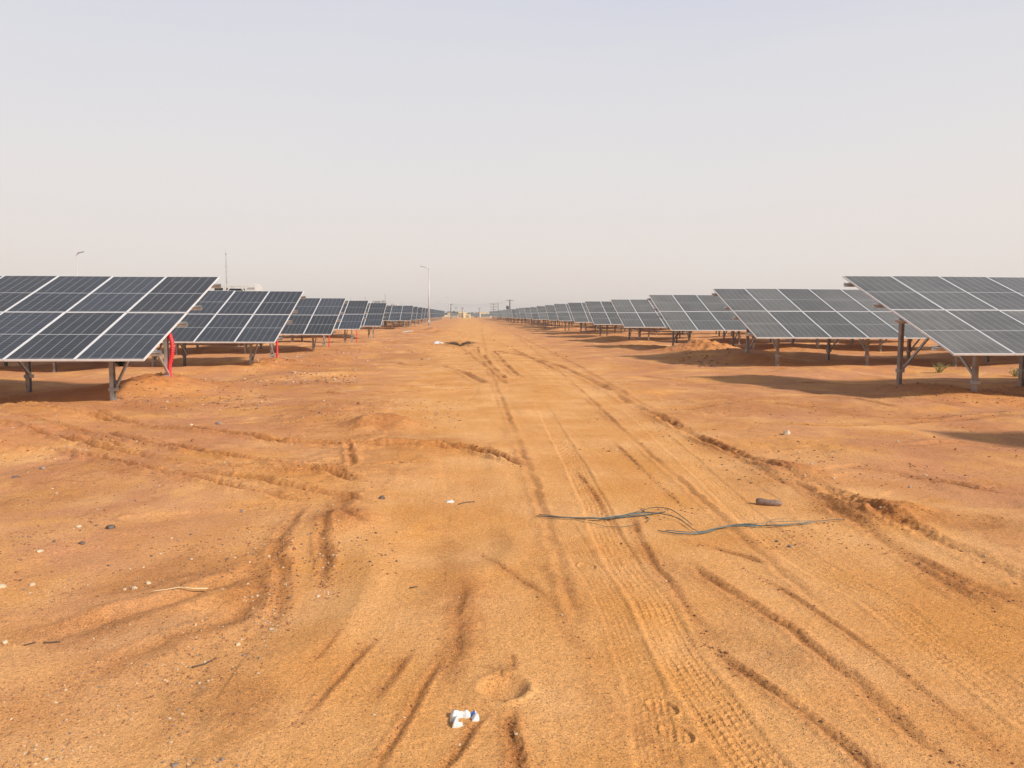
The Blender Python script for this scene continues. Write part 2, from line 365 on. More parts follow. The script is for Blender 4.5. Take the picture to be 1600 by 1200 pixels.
def relief(x, y, full=True):
    """height of the sand and its tone masks"""
    x = np.asarray(x, float); y = np.asarray(y, float)
    r = np.hypot(x, y)
    z = np.zeros(x.shape); red = np.zeros(x.shape); rough = np.zeros(x.shape); grit = np.zeros(x.shape)
    side = np.clip(sstep(3.2, 7.5, x) + sstep(-1.5, -4.5, x), 0, 1)
    near = np.exp(-np.maximum(r-250, 0)/120)
    z += side*.085*fbm(x/3.6, y/2.6, 11, 3)*near + .022*fbm(x/1.7+5, y/2.4, 12, 3)*near
    under = sstep(7.5, 9.5, x) + sstep(-5, -7, x)
    z += np.clip(under, 0, 1)*near*.15*(noise(x/3.1+2, y/2.2, 31))
    # wind ripples and wheel combing along the road
    road = sstep(-1.6, -.3, x)*(1-sstep(3.0, 4.0, x))
    wx = x + .25*noise(x*.3, y*.12, 40)+.05*y*.0
    comb = fbm(wx*5.5, y*.22, 41, 3)
    z += road*.005*comb
    z += (1-road)*.012*fbm(wx*1.6+y*.35, y*1.7-x*.25, 44, 4)
    # thin broken lips: wind-cut crust edges and wheel scrapes
    f1 = fbm(wx*1.1+3, y*.16, 48, 3)*road + (1-road)*fbm(x*.42+.2*y, y*.62-.12*x+7, 49, 4)
    for lv, am in ((-.28,.010),(-.05,.013),(.12,.011),(.33,.012)):
        msk = sstep(-.1, .35, noise(x*.55+lv*40, y*.4, 57))*(.45+.55*(1-road))
        z += am*(1+.9*sstep(5, 10, r))*msk*(1/(1+np.exp(-(f1-lv+.02*noise(x*7, y*7, 58))*55))-.5)
    br = noise(x*19, y*15, 59); cm = sstep(-.3, .5, fbm(x*.8+20, y*.55, 60, 3))*(1-.45*road)
    z += .008*cm*np.maximum(0, br)*sstep(3, 6, r)*np.exp(-r/45) + .02*cm*np.maximum(0, noise(x*4.3, y*3.1, 69)-.15)*sstep(9, 16, r)*np.exp(-r/90)*(1-.6*road)
    rough += .4*cm; red += .12*cm
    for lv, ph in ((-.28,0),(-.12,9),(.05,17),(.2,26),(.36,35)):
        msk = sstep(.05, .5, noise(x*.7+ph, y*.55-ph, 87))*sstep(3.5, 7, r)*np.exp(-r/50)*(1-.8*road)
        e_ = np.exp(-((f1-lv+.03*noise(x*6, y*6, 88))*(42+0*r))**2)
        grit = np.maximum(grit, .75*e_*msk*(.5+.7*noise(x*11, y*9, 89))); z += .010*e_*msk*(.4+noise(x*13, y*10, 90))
    churn = sstep(.05, .55, fbm(x*.55+9, y*.35, 45, 3))*(1-.75*road)
    z += .009*churn*fbm(x*6, y*6, 46, 4, .6)
    z += .0022*fbm(x*14, y*14, 47, 3, .6)*np.exp(-r/14) + .0022*fbm(x*33, y*33, 76, 3, .7)*np.exp(-r/9)
    rough += .5*churn
    red += .15*churn
    for (px, py, rx, ry, h, rd) in MOUNDS:
        mx_, my_ = P(px, py)
        q = ((x-mx_)/rx)**2 + ((y-my_)/ry)**2
        m = q < 9
        if not m.any(): continue
        xm, ym = x[m], y[m]
        q = q[m] * (1+.45*fbm(xm*1.6/max(rx,.3)*.6, ym*1.6/max(rx,.3)*.6, 51, 3))
        g = np.exp(-q*1.3)
        z[m] += h*g*(1+.25*fbm(xm*5, ym*5, 52, 3)) + .035*min(1, h*8)*g*np.maximum(0, fbm(xm*7, ym*6, 53, 4, .65))
        red[m] += rd*.75*g*(.6+.6*noise(xm*3, ym*3, 55)); rough[m] += g*.8
    for (px, py, rx, ry, h) in HOLES:
        mx_, my_ = P(px, py); q = ((x-mx_)/rx)**2 + ((y-my_)/ry)**2; m = q < 9
        if m.any():
            qq = q[m]; z[m] += -h*np.exp(-qq**1.6) + .35*h*np.exp(-((np.sqrt(qq)-1.35)/.28)**2)*(.5+.5*(x[m] > mx_))
    for (pts, dep, wd, berm, rg) in RUTP:
        x0, y0 = pts.min(0)-wd*6; x1, y1 = pts.max(0)+wd*6
        m = (x > x0) & (x < x1) & (y > y0) & (y < y1)
        if not m.any(): continue
        xm, ym = x[m], y[m]
        xw = xm + wd*.55*noise(xm*2.3/max(wd*8,.4), ym*2.3/max(wd*8,.4), 61); yw = ym + wd*.55*noise(xm*2.1/max(wd*8,.4)+9, ym*2.1/max(wd*8,.4), 62)
        sd, al, LL = track_dist(xw, yw, pts)
        ends = sstep(0, .30*LL if LL < 2.5 else .6, al)*(1-sstep(LL-(.30*LL if LL < 2.5 else .6), LL, al))
        k = sd/wd
        mod = (.65+.5*noise(al*1.3, al*0+dep*99, 63) if rg < .6 else np.clip(.6+.6*noise(al*.9, al*0+dep*99, 63)+.3*noise(al*4.1, al*0+dep*55, 66), .15, 1.3))*ends
        pr = -np.exp(-np.abs(k)**1.5*1.3) + berm*.75*np.exp(-((np.abs(k)-1.9)/.8)**2)*(1+.45*np.sign(k)*noise(al*.7, al*0, 64))
        near_ = np.exp(-(np.abs(k)/2.6)**4)
        cl = rg*near_*fbm(xm*(1.6/wd), ym*(1.2/wd), 65, 4, .62)
        cr1 = fbm(xm*26, ym*22, 75, 3, .7)
        z[m] += dep*mod*(pr + .75*cl) + near_*np.clip(mod, 0, 1)*(.003+.012*min(1, rg)*wd/.1)*np.maximum(-.2, cr1)
        red[m] += np.clip(rg, .15, 1)*.3*near_*mod; rough[m] += near_*mod*.5
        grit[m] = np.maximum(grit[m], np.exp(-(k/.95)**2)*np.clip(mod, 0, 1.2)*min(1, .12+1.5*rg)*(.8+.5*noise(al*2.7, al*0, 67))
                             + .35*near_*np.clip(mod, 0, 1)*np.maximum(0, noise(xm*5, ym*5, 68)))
    for (pts, wd, st) in TRP:
        x0, y0 = pts.min(0)-.4; x1, y1 = pts.max(0)+.4
        m = (x > x0) & (x < x1) & (y > y0) & (y < y1)
        if not m.any(): continue
        sd, al, LL = track_dist(x[m], y[m], pts)
        sd = sd + .010*noise(al*2.2, al*0, 70)
        ins = 1-sstep(wd*.88, wd*1.08, np.abs(sd))
        vis = ins*sstep(-.9, .0, fbm(x[m]*1.1, y[m]*.6, 71, 3)+.35)*st*(1-sstep(11, 17, y[m]))*(1+.5*sstep(4, 8, y[m]))
        nr = 6; u = (sd/wd*.5+.5)*nr; rib = np.floor(u); fu = np.abs(u-rib-.5)*2        # 0 centre of a rib, 1 at its edge
        per = .042 + .0*al; ss = al/per + .5*(rib % 2) + .35*(fu-.5)*np.where(rib % 2 > 0, 1, -1)
        fs = np.abs(ss-np.floor(ss)-.5)*2
        groove = np.maximum(sstep(.72, .95, fu), sstep(.62, .9, fs))
        z[m] += vis*(-.006 + .0078*groove*(.7+.5*noise(x[m]*9, y[m]*9, 72))) 
        z[m] += st*.005*np.exp(-((np.abs(sd)-wd*1.18)/.018)**2)*(.6+.6*noise(al*6, al*0+3, 73))*(1-sstep(9, 15, y[m]))
    for (px, py, rx, ry, rot, st) in SWATHS:
        cx_, cy_ = P(px, py); ca, sa = math.cos(rot), math.sin(rot); dx, dy = x-cx_, y-cy_
        q = np.sqrt(((dx*ca+dy*sa)/rx)**2 + ((-dx*sa+dy*ca)/ry)**2); m = q < 2
        if m.any():
            xm, ym = x[m], y[m]; sc_ = .9/min(rx, ry)
            g = sstep(1.15, .25, q[m] + .75*fbm(xm*sc_, ym*sc_*.7, 81, 5, .6))
            grit[m] = np.maximum(grit[m], .72*st*g*(.75+.5*noise(xm*9, ym*6, 82))); rough[m] += .5*g; z[m] += .004*g*np.maximum(0, noise(xm*16, ym*16, 83))
    # a boot print with lugs beside the tread marks
    for (px, py, ang) in ((1035,1108,-.55),(1058,1150,-.5),(917,887,-.4)):
        bx, by = P(px, py); m = np.hypot(x-bx, y-by) < .2
        if m.any():
            ca, sa = math.cos(ang), math.sin(ang); dx, dy = x[m]-bx, y[m]-by; a = dx*ca-dy*sa; b = dx*sa+dy*ca
            q = np.sqrt((a/.05)**2+(b/.075)**2)
            z[m] += -.006*(1-sstep(.85, 1.05, q)) + .006*np.exp(-((q-1.08)/.09)**2) + .007*(q < .8)*np.maximum(0, np.sin(a*170)*np.sin(b*150))
    if full: return z, np.clip(red, 0, 1), np.clip(rough, 0, 1), np.clip(grit, 0, 1)
    return z
def gz(x, y):
    return float(relief(np.array([x], float), np.array([y], float), False)[0])

def build_ground():
    th = [-math.pi]
    a = -math.pi
    while a < -rad(52): a += .05; th.append(min(a, -rad(52)))
    th = th[:-1]; a = -rad(52)
    while a < rad(52):
        th.append(a); a += .0016 if -rad(37) < a < rad(42) else .004
    while a < math.pi: th.append(a); a += .05
    th = np.array(th)
    rr = [.25]
    while rr[-1] < 1150:
        r = rr[-1]
        k = .08 if r < 2 else (.0026 if r < 14 else (.004 if r < 60 else (.01 if r < 300 else .08)))
        rr.append(r*(1+k))
    rr = np.array(rr); nT, nR = len(th), len(rr)
    Rg, Tg = np.meshgrid(rr, th, indexing='ij')
    X = (Rg*np.sin(Tg)).ravel(); Y = (Rg*np.cos(Tg)).ravel()
    z, red, rough, grit = relief(X, Y)
    X = np.append(X, 0); Y = np.append(Y, 0); z = np.append(z, 0); red = np.append(red, 0); rough = np.append(rough, 0); grit = np.append(grit, 0)
    co = np.stack([X, Y, z], 1).astype(np.float32)
    i = np.arange(nR-1)[:, None]*nT; j = np.arange(nT)[None, :]; j2 = (j+1) % nT
    q = np.stack([i+j, i+nT+j, i+nT+j2, i+j2], -1).reshape(-1, 4)[:, ::-1]
    c = nR*nT; tri = np.stack([np.full(nT, c), np.arange(nT), (np.arange(nT)+1) % nT], 1)[:, ::-1]
    me = bpy.data.meshes.new('ground'); nl = q.size + tri.size
    me.vertices.add(len(co)); me.vertices.foreach_set('co', co.ravel())
    me.loops.add(nl); me.loops.foreach_set('vertex_index', np.concatenate([q.ravel(), tri.ravel()]).astype(np.int32))
    me.polygons.add(len(q)+len(tri))
    ls = np.concatenate([np.arange(len(q))*4, q.size+np.arange(len(tri))*3]).astype(np.int32)
    me.polygons.foreach_set('loop_start', ls)
    me.polygons.foreach_set('use_smooth', np.ones(len(ls), bool))
    me.update(calc_edges=True); me.validate()
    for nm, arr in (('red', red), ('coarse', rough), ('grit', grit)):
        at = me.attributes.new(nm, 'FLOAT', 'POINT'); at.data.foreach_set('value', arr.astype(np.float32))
    o = bpy.data.objects.new('ground', me); C.objects.link(o); o['kind'] = 'structure'
    # normals up?
    if me.polygons[len(q)//2].normal.z < 0: me.flip_normals()
    me.materials.append(sand_mat()); return o

def sand_mat():
    m = bpy.data.materials.new('desert_sand'); m.use_nodes = True; n = m.node_tree; L = n.links.new; b = n.nodes['Principled BSDF']
    g = n.nodes.new('ShaderNodeNewGeometry')
    def nz(scale, detail=4, rough=.55, sc=(1,1,1)):
        mp = n.nodes.new('ShaderNodeMapping'); mp.inputs['Scale'].default_value = sc; L(g.outputs['Position'], mp.inputs[0])
        t = n.nodes.new('ShaderNodeTexNoise'); t.inputs['Scale'].default_value = scale; t.inputs['Detail'].default_value = detail; t.inputs['Roughness'].default_value = rough
        L(mp.outputs[0], t.inputs['Vector']); return t.outputs[0]
    def ramp(src, a, bb, c=0, d=1):
        r = n.nodes.new('ShaderNodeMapRange'); r.inputs[1].default_value = a; r.inputs[2].default_value = bb; r.inputs[3].default_value = c; r.inputs[4].default_value = d
        L(src, r.inputs[0]); return r.outputs[0]
    def mix(f, a, bb):
        k = n.nodes.new('ShaderNodeMix'); k.data_type = 'RGBA'
        if isinstance(f, float): k.inputs[0].default_value = f
        else: L(f, k.inputs[0])
        for i, q in ((6, a), (7, bb)):
            if isinstance(q, tuple): k.inputs[i].default_value = (*q, 1)
            else: L(q, k.inputs[i])
        return k.outputs[2]
    def ma(op, a, bb):
        k = n.nodes.new('ShaderNodeMath'); k.operation = op
        for i, q in enumerate((a, bb)):
            if isinstance(q, (int, float)): k.inputs[i].default_value = q
            else: L(q, k.inputs[i])
        return k.outputs[0]
    at = n.nodes.new('ShaderNodeAttribute'); at.attribute_name = 'red'
    ac = n.nodes.new('ShaderNodeAttribute'); ac.attribute_name = 'coarse'
    sp_ = n.nodes.new('ShaderNodeSeparateXYZ'); L(g.outputs['Position'], sp_.inputs[0])
    base = mix(ramp(nz(.9, 5), .35, .65), SAND[0], SAND[1])
    # pinkish crust beside the road
    off = n.nodes.new('ShaderNodeMath'); off.operation = 'ABSOLUTE'; L(ma('SUBTRACT', sp_.outputs['X'], 1.0), off.inputs[0])
    crust = ma('MULTIPLY', ramp(off.outputs[0], 1.6, 4.0), ramp(nz(.75, 6, .65, (1, .8, 1)), .40, .56, .0, .9))
    base = mix(crust, base, SAND[2])
    base = mix(ma('MULTIPLY', ramp(nz(2.3, 5, .6, (1, .45, 1)), .5, .72), .45), base, SAND[4])
    base = mix(ma('MULTIPLY', at.outputs['Fac'], ramp(nz(6, 4), .3, .6, .45, 1)), base, SAND[3])
    base = mix(ma('MULTIPLY', ac.outputs['Fac'], ramp(nz(3.1, 5, .65), .35, .65, .1, .8)), base, SAND[5])
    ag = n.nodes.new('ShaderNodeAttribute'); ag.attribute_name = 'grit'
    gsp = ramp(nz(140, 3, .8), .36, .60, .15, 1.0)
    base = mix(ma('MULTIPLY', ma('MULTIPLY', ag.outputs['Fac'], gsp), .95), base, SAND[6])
    # grains: pale and dark specks, denser where the soil is coarse
    v = n.nodes.new('ShaderNodeTexVoronoi'); v.inputs['Scale'].default_value = 95; L(g.outputs['Position'], v.inputs['Vector'])
    vs = n.nodes.new('ShaderNodeSeparateColor'); L(v.outputs['Color'], vs.inputs[0])
    core = ramp(v.outputs['Distance'], .20, .36, 1, 0)
    thr = ramp(ac.outputs['Fac'], 0, 1, .90, .74)
    lt = ma('MULTIPLY', core, ma('GREATER_THAN', vs.outputs[0], thr))
    dk = ma('MULTIPLY', core, ma('GREATER_THAN', vs.outputs[1], thr))
    fine = nz(260, 3, .7); mid = nz(38, 4, .7)
    tone = ma('MULTIPLY', ma('MULTIPLY', ramp(fine, .32, .68, .62, 1.36), ramp(nz(110, 3, .75), .33, .67, .74, 1.24)), ramp(mid, .3, .7, .84, 1.14))
    sc = n.nodes.new('ShaderNodeVectorMath'); sc.operation = 'SCALE'; L(base, sc.inputs[0]); L(tone, sc.inputs['Scale'])
    c = mix(ma('MULTIPLY', lt, .55), sc.outputs[0], (.66, .52, .36))
    c = mix(ma('MULTIPLY', dk, .6), c, (.20, .095, .045))
    L(c, b.inputs['Base Color']); b.inputs['Roughness'].default_value = .95; b.inputs['Specular IOR Level'].default_value = .15
    hgt = ma('ADD', ma('MULTIPLY', fine, .45), ma('ADD', ma('MULTIPLY', mid, .9), ma('MULTIPLY', ma('ADD', lt, dk), .9)))
    bn = n.nodes.new('ShaderNodeBump'); bn.inputs['Distance'].default_value = .0085; bn.inputs['Strength'].default_value = 1.0
    L(hgt, bn.inputs['Height']); L(bn.outputs[0], b.inputs['Normal'])
    return m
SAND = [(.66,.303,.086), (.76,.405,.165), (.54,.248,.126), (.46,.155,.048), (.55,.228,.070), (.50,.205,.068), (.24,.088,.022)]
build_ground()

# ------------------------------------------------------------------ solar tables
TILT = rad(20); MW, ML, PITCHX, GAP = 1.122, 2.279, 1.134, .02
ct, stl = math.cos(TILT), math.sin(TILT)
def uvbox(me, faces_uv):
    uvl = me.uv_layers.new(name='UVMap')
    for pi, uvs in faces_uv.items():
        for li, uv in zip(me.polygons[pi].loop_indices, uvs): uvl.data[li].uv = uv
FR = .015
def module_meshes(glass):
    g = MB(); g.box((FR, FR, .004), (MW-FR, ML-FR, .031), 0); g.m[0] = 1
    o = g.build('solar_panel', [glass, M['back']]); me = o.data; bpy.data.objects.remove(o)
    w_, l_ = MW-2*FR, ML-2*FR
    uvbox(me, {1: [(0.0,0),(w_,0),(w_,l_),(0,l_)]})
    f = MB()
    f.box((0,0,0),(MW,FR,.036)); f.box((0,ML-FR,0),(MW,ML,.036)); f.box((0,FR,0),(FR,ML-FR,.036)); f.box((MW-FR,FR,0),(MW,ML-FR,.036))
    o = f.build('frame', M['alu']); fm = o.data; bpy.data.objects.remove(o)
    # both in one mesh for rows where the frame is only a hairline
    h = MB(); h.add(g.v, g.f, 0); h.m = list(g.m); h.add(f.v, f.f, 2)
    o = h.build('solar_panel', [glass, M['back'], M['alu']]); hm = o.data; bpy.data.objects.remove(o)
    uvbox(hm, {1: [(0.0,0),(w_,0),(w_,l_),(0,l_)]})
    return me, fm, hm
MOD = {-1: module_meshes(M['glassL']), 1: module_meshes(M['glassR'])}
def chan(L, wd, dp, t=.006):          # C-channel hanging down from z=0 to -L
    m = MB(); m.box((-wd/2,-dp/2,-L),(-wd/2+t,dp/2,0)); m.box((-wd/2+t,-dp/2,-L),(wd/2,-dp/2+t,0)); m.box((-wd/2+t,dp/2-t,-L),(wd/2,dp/2,0))
    return m
def mesh_only(mb, name, ms):
    o = mb.build(name, ms); me = o.data; bpy.data.objects.remove(o); return me
POSTF = {s: mesh_only(chan(1.85,.068,.105), 'post', M['steel'] if s < 0 else M['steel_r']) for s in (-1, 1)}
POSTR = {s: mesh_only(chan(2.85,.072,.11), 'post', M['steel'] if s < 0 else M['steel_r']) for s in (-1, 1)}
NC = 16; NB = 6; SPC = 2.82
YF, YR, YB = .88, 3.5, 2.3
def link(me, name, parent, loc, rot=(0,0,0)):
    o = bpy.data.objects.new(name, me); C.objects.link(o); o.parent = parent; o.location = loc; o.rotation_euler = rot; return o
_cache = {}
def cablem(s):                        # string cables sagging from purlin to purlin between two frames
    if ('c', s) in _cache: return _cache[('c', s)]
    m = MB(); rc = random.Random(9+s); pts = []
    for q in range(4):
        sg = rc.uniform(.05,.19)
        for t in range(8): pts.append((s*(.1+q*.66+.66*t/8), 1.83*ct+.02*math.sin(q*2.1), 1.83*stl-.08-sg*(1-(2*t/8-1)**2)))
    m.tube(pts, .010, 5)
    _cache[('c', s)] = mesh_only(m, 'cable', M['jbox']); return _cache[('c', s)]
def beams(s, u0):
    if (s, u0) in _cache: return _cache[(s, u0)]
    m = MB(); m.box((-.025,.25*ct,-.0),(.025,.25*ct+.001,.001))
    raf = MB()
    a = Vector((0,.40,.40*math.tan(TILT)-.13)); b = Vector((0,4.05,4.05*math.tan(TILT)-.13)); raf.bar(a,b,.05,.09)
    rm = mesh_only(raf,'rafter',M['steel'])
    bf = MB(); bf.bar((.05,YF,-.52),(.05,YB+.18,(YB+.18)*math.tan(TILT)-.16),.035,.05)
    for q in ((.0,YF-.07,-.55),): bf.box((q[0]-.05,q[1]-.0,q[2]-.03),(q[0]+.07,q[1]+.14,q[2]+.03))
    bfm = mesh_only(bf,'brace',M['steel'])
    br = MB(); br.bar((.05,YR,-.50),(.05,YB-.22,(YB-.22)*math.tan(TILT)-.16),.035,.05)
    br.box((-.055,YR-.075,-.55),(.075,YR+.075,-.48))
    brm = mesh_only(br,'brace',M['steel'])
    W_ = NC*PITCHX
    pu = MB(); pu.box((-.14,-.03,-.075),(W_+.14,.03,-.069)); pu.box((-.14,-.03,-.069),(W_+.14,-.024,-.008)); pu.box((-.14,.024,-.069),(W_+.14,.03,-.008)); pu.box((-.14,-.045,-.008),(W_+.14,-.024,-.002)); pu.box((-.14,.024,-.008),(W_+.14,.045,-.002))
    pum = mesh_only(pu,'purlin',M['steel'])
    _cache[(s,u0)] = (rm,bfm,brm,pum); return _cache[(s,u0)]
PV = [.42, 1.83, 2.75, 4.14]
def solar_table(s, xe, d, zl, label, detail, roll=0.0, u0=.9, ncol=NC):
    """s = side of the road, xe = road-side edge, d = distance of the front edge, zl = height of the front edge"""
    W_ = ncol*PITCHX
    gr = 'rows of solar panels on the left of the sand road' if s < 0 else 'rows of solar panels on the right of the sand road'
    if detail == 0:
        m = MB(); R = Matrix.Translation((0,0,zl)) @ Matrix.Rotation(TILT,4,'X'); uvs = {}
        for c in range(ncol):
            for r in range(2):
                x0 = s*(c*PITCHX+(MW if s < 0 else 0)); y0 = r*(ML+GAP)
                T = R @ Matrix.Translation((x0,y0,0))
                n0 = len(m.f)
                m.box((FR,FR,.004),(MW-FR,ML-FR,.031),0,T); m.m[n0] = 1
                uvs[n0+1] = [(0,0),(MW-2*FR,0),(MW-2*FR,ML-2*FR),(0,ML-2*FR)]
                for (a,b) in (((0,0,0),(MW,FR,.036)),((0,ML-FR,0),(MW,ML,.036)),((0,FR,0),(FR,ML-FR,.036)),((MW-FR,FR,0),(MW,ML-FR,.036))): m.box(a,b,2,T)
        for k in range(NB):
            x = s*(u0+k*SPC)
            m.box((x-.05,YF-.06,-.3),(x+.05,YF+.06,zl+YF*math.tan(TILT)-.1),3); m.box((x-.05,YR-.06,-.3),(x+.05,YR+.06,zl+YR*math.tan(TILT)-.1),3)
            m.bar((x,YF,.35),(x,YB,zl+YB*math.tan(TILT)-.12),.05,.05,3); m.bar((x,YR,.5),(x,YB,zl+YB*math.tan(TILT)-.12),.05,.05,3)
        o = m.build('solar_table',[M['glassL' if s < 0 else 'glassR'],M['back'],M['alu'],M['steel' if s<0 else 'steel_r']],None,(xe,d,0))
        uvbox(o.data, uvs); tag(o,label,'solar panels',gr); return o
    e = empty('solar_table', (xe, d, 0)); e.rotation_euler = (0, roll, 0); tag(e,label,'solar panels',gr)
    gm, fm, hm = MOD[s]
    for c in range(ncol):
        for r in range(2):
            x0 = s*c*PITCHX - (MW if s < 0 else 0); y0 = r*(ML+GAP)
            jit = random.uniform(-.0015,.0015)
            loc = (x0, y0*ct, zl+y0*stl+jit); rot = (TILT+random.uniform(-.003,.003),random.uniform(-.0015,.0015),0)
            if detail == 2:
                p = link(gm,'solar_panel',e,loc,rot); link(fm,'frame',p,(0,0,0))
            else: link(hm,'solar_panel',e,loc,rot)
    rm,bfm,brm,pum = beams(s,u0)
    for v in PV:
        link(pum,'purlin',e,((-W_ if s < 0 else 0), v*ct, zl+v*stl),(TILT,0,0))
    for k in range(NB):
        x = s*(u0+k*SPC)
        if x*s > W_: break
        link(POSTF[s],'post',e,(x,YF,zl+YF*math.tan(TILT)-.12)); link(POSTR[s],'post',e,(x+s*.0,YR,zl+YR*math.tan(TILT)-.12))
        link(rm,'rafter',e,(x+s*.07,0,zl))
        if detail == 2 and k < NB-1:
            link(cablem(s),'cable',e,(x,0,zl))
        link(bfm,'brace',e,(x,0,zl)); link(brm,'brace',e,(x,0,zl+.0))
    return e
ORD = ['nearest','second','third','fourth','fifth','sixth','seventh','eighth','ninth','tenth','eleventh','twelfth','thirteenth','fourteenth','fifteenth','sixteenth','seventeenth','eighteenth','nineteenth','twentieth','twenty-first','twenty-second','twenty-third','twenty-fourth','twenty-fifth','twenty-sixth','twenty-seventh','twenty-eighth']
LEFT = [(13.67,.82),(23.2,.775),(33.4,.745),(42.9,.79),(53.2,.80)]
dd = 83.1
while dd < 234: LEFT.append((dd, .92)); dd += 9.75
for i, (d, zl) in enumerate(LEFT):
    if i == 0: lb = 'large dark solar table at the left edge, nearest row left of the sand road'
    elif i == 1: lb = 'dark solar table directly behind the nearest left one, with the white station showing above it'
    elif i < 5: lb = f'{ORD[i]} solar table from the viewer, left of the road' + (', last before the open gap' if i == 4 else '')
    elif i == 5: lb = 'small solar table left of the road, first one beyond the open gap'
    else: lb = f'{ORD[i-5]} small far solar table beyond the open gap on the left of the road'
    det = 2 if i < 3 else (1 if d < 130 else 0)
    solar_table(-1, (-5.33 if i == 0 else -5.38-(.1 if i > 1 else 0)+random.uniform(-.05,.05)), d, zl, lb, det, roll=(.002 if i == 0 else random.uniform(-.006,.006)), u0=.9)
RIGHT = [(4.0,.86,9.25),(13.62,.875,8.62),(23.05,.89,8.57),(32.9,.91,8.62),(42.9,.875,8.66),(52.0,.91,8.5),(61.7,.955,8.56)]
dd = 71.0
while dd < 265: RIGHT.append((dd, .95+random.uniform(-.04,.04), 8.5+random.uniform(-.08,.08))); dd += 9.7
for i, (d, zl, xe) in enumerate(RIGHT):
    if i == 0: lb = 'solar table just outside the right edge, its shadow falling into the photo'
    elif i == 1: lb = 'large pale solar table cut by the right edge, nearest in view'
    else: lb = f'{ORD[i-1]} solar table from the viewer, right of the road' + (', sand mound at its corner' if i == 3 else '')
    det = 2 if 1 <= i < 4 else (1 if d < 130 else 0)
    solar_table(1, xe, d, zl, lb, det, roll=random.uniform(-.004,.006), u0=1.0)

# red cable conduits at the road-side rear posts of the left rows
for i, (d, zl) in enumerate(LEFT[:4]):
    x = -5.35-.9; y = d+YR
    g0 = gz(x+.1, y-.05)
    if i == 0: pts = [(.075,-.02,-.05),(.09,-.03,.25),(.16,-.06,.50),(.165,-.06,.72),(.10,-.04,.95),(.07,-.03,1.15),(.065,-.02,1.45),(.06,0,1.65)]
    else: pts = [(.12,-.03,-.05),(.13,-.04,.4),(.125,-.04,.9),(.12,-.03,1.4),(.10,0,1.6)]
    dn = dens([np.array(p) for p in pts], .012)
    m = MB(); m.tube([Vector((p[0],p[1],p[2])) for p in dn], [(.043 if i == 0 else .034 if i == 1 else .024) + .0045*math.sin(k*1.57) for k in range(len(dn))], 12)
    o = m.build('cable_conduit', M['red'], None, (x, y, g0))
    tag(o, ['bright red cable conduit bulging beside the end post of the nearest left solar table','straight red cable conduit at the end post of the second left solar table','red cable conduit at the end post of the third left solar table','short thin red cable conduit at the end post of the fourth left solar table'][i], 'conduit', 'red cable conduits at the left row ends')
# a drooping cable under the nearest right table
xr = 8.75; m = MB(); cp = dens([np.array(p) for p in ((.45,16.75,1.78),(.5,16.6,1.66),(.62,16.4,1.60),(.78,16.2,1.66))], .04)
m.tube([Vector((xr+p[0],p[1],p[2])) for p in cp], .012, 6)
tag(m.build('loose_cable', M['jbox']), 'black cable loop drooping under the nearest right solar table beside its rear post', 'cable')

# ------------------------------------------------------------------ lamp posts
def lamp_post(x, y, h, arm, label, r=.075, sign=-1):
    e = empty('street_lamp', (x, y, gz(x, y) if y < 200 else 0)); tag(e, label, 'street lamp', 'street lamps of the solar farm')
    m = MB(); m.tube([(0,0,-.1),(0,0,h*.45),(0,0,h)], [r*1.15, r*.9, r*.55], 10); m.build('pole', M['lampw'], e)
    m = MB(); m.box((-.17,-.17,-.1),(.17,.17,.05)); m.box((-.13,-.14,.45),(.13,-.06,.85)); m.build('base_plate', M['lampw'], e)
    m = MB(); m.tube([(0,0,h-.12),(sign*arm*.3,0,h+.02),(sign*arm*.75,0,h+.14)], .035, 8); m.build('arm', M['lampw'], e)
    m = MB(); M4 = Matrix.Translation((sign*arm*.88,0,h+.165)) @ Matrix.Rotation(rad(-12)*-sign*-1,4,'Y'); m.box((-.3,-.11,-.04),(.3,.11,.04),0,M4); m.build('lamp_head', M['greyp'], e)
    return e
p = Q(670.5, 508, 104); lamp_post(p.x, 104, 91/F*104-.1, .9, 'tall white street lamp beside the gap between the left solar rows', .10)
p = Q(702, 498, 262); lamp_post(p.x, 262, 33/F*262, .9, 'small far white street lamp left of the brown gatehouse at the road end', .13)
p = Q(123, 480, 80); lamp_post(p.x, 80, 93/F*80+1.5, .5, 'thin street lamp rising above the nearest left solar table', .05, 1)
p = Q(725.5, 490, 380); lamp_post(p.x, 380, 1.6+19/F*380, .8, 'faint far street lamp directly behind the brown gatehouse', .10)

# ------------------------------------------------------------------ lightning masts
def mast(px, Y, top, label, r=.05):
    p = Q(px, 480, Y); e = empty('lightning_mast', (p.x, Y, 0)); tag(e, label, 'mast', 'slender masts behind the left rows')
    h = HCAM+(491-top)/F*Y
    m = MB(); m.tube([(0,0,-.1),(0,0,h*.55),(0,0,h*.86)], [r*1.5, r, r*.75], 8); m.build('pole', M['greyp'], e)
    m = MB(); m.tube([(0,0,h*.86),(0,0,h)], [r*.35, r*.2], 6); m.lump((0,0,h*.93),(r*1.3,r*1.3,r*1.6),1,.0); m.build('air_terminal', M['greyp'], e)
    m = MB()
    for k in range(7): z = h*(.42+.06*k); m.bar((-r*3,0,z),(r*3,0,z),.015,.015)
    m.build('step_bolts', M['greyp'], e)
mast(355.5, 72, 391, 'tall thin grey mast standing behind the white station on the left', .055)
mast(602, 130, 458, 'thin grey mast rising over the end of the fifth left solar table', .06)
mast(571, 200, 463, 'short faint mast over the fourth left solar table', .06)
mast(548, 200, 464, 'shortest faint mast, over the third left solar table', .05)
mast(628.5, 180, 473, 'tiny far mast over the first table beyond the open gap', .06)

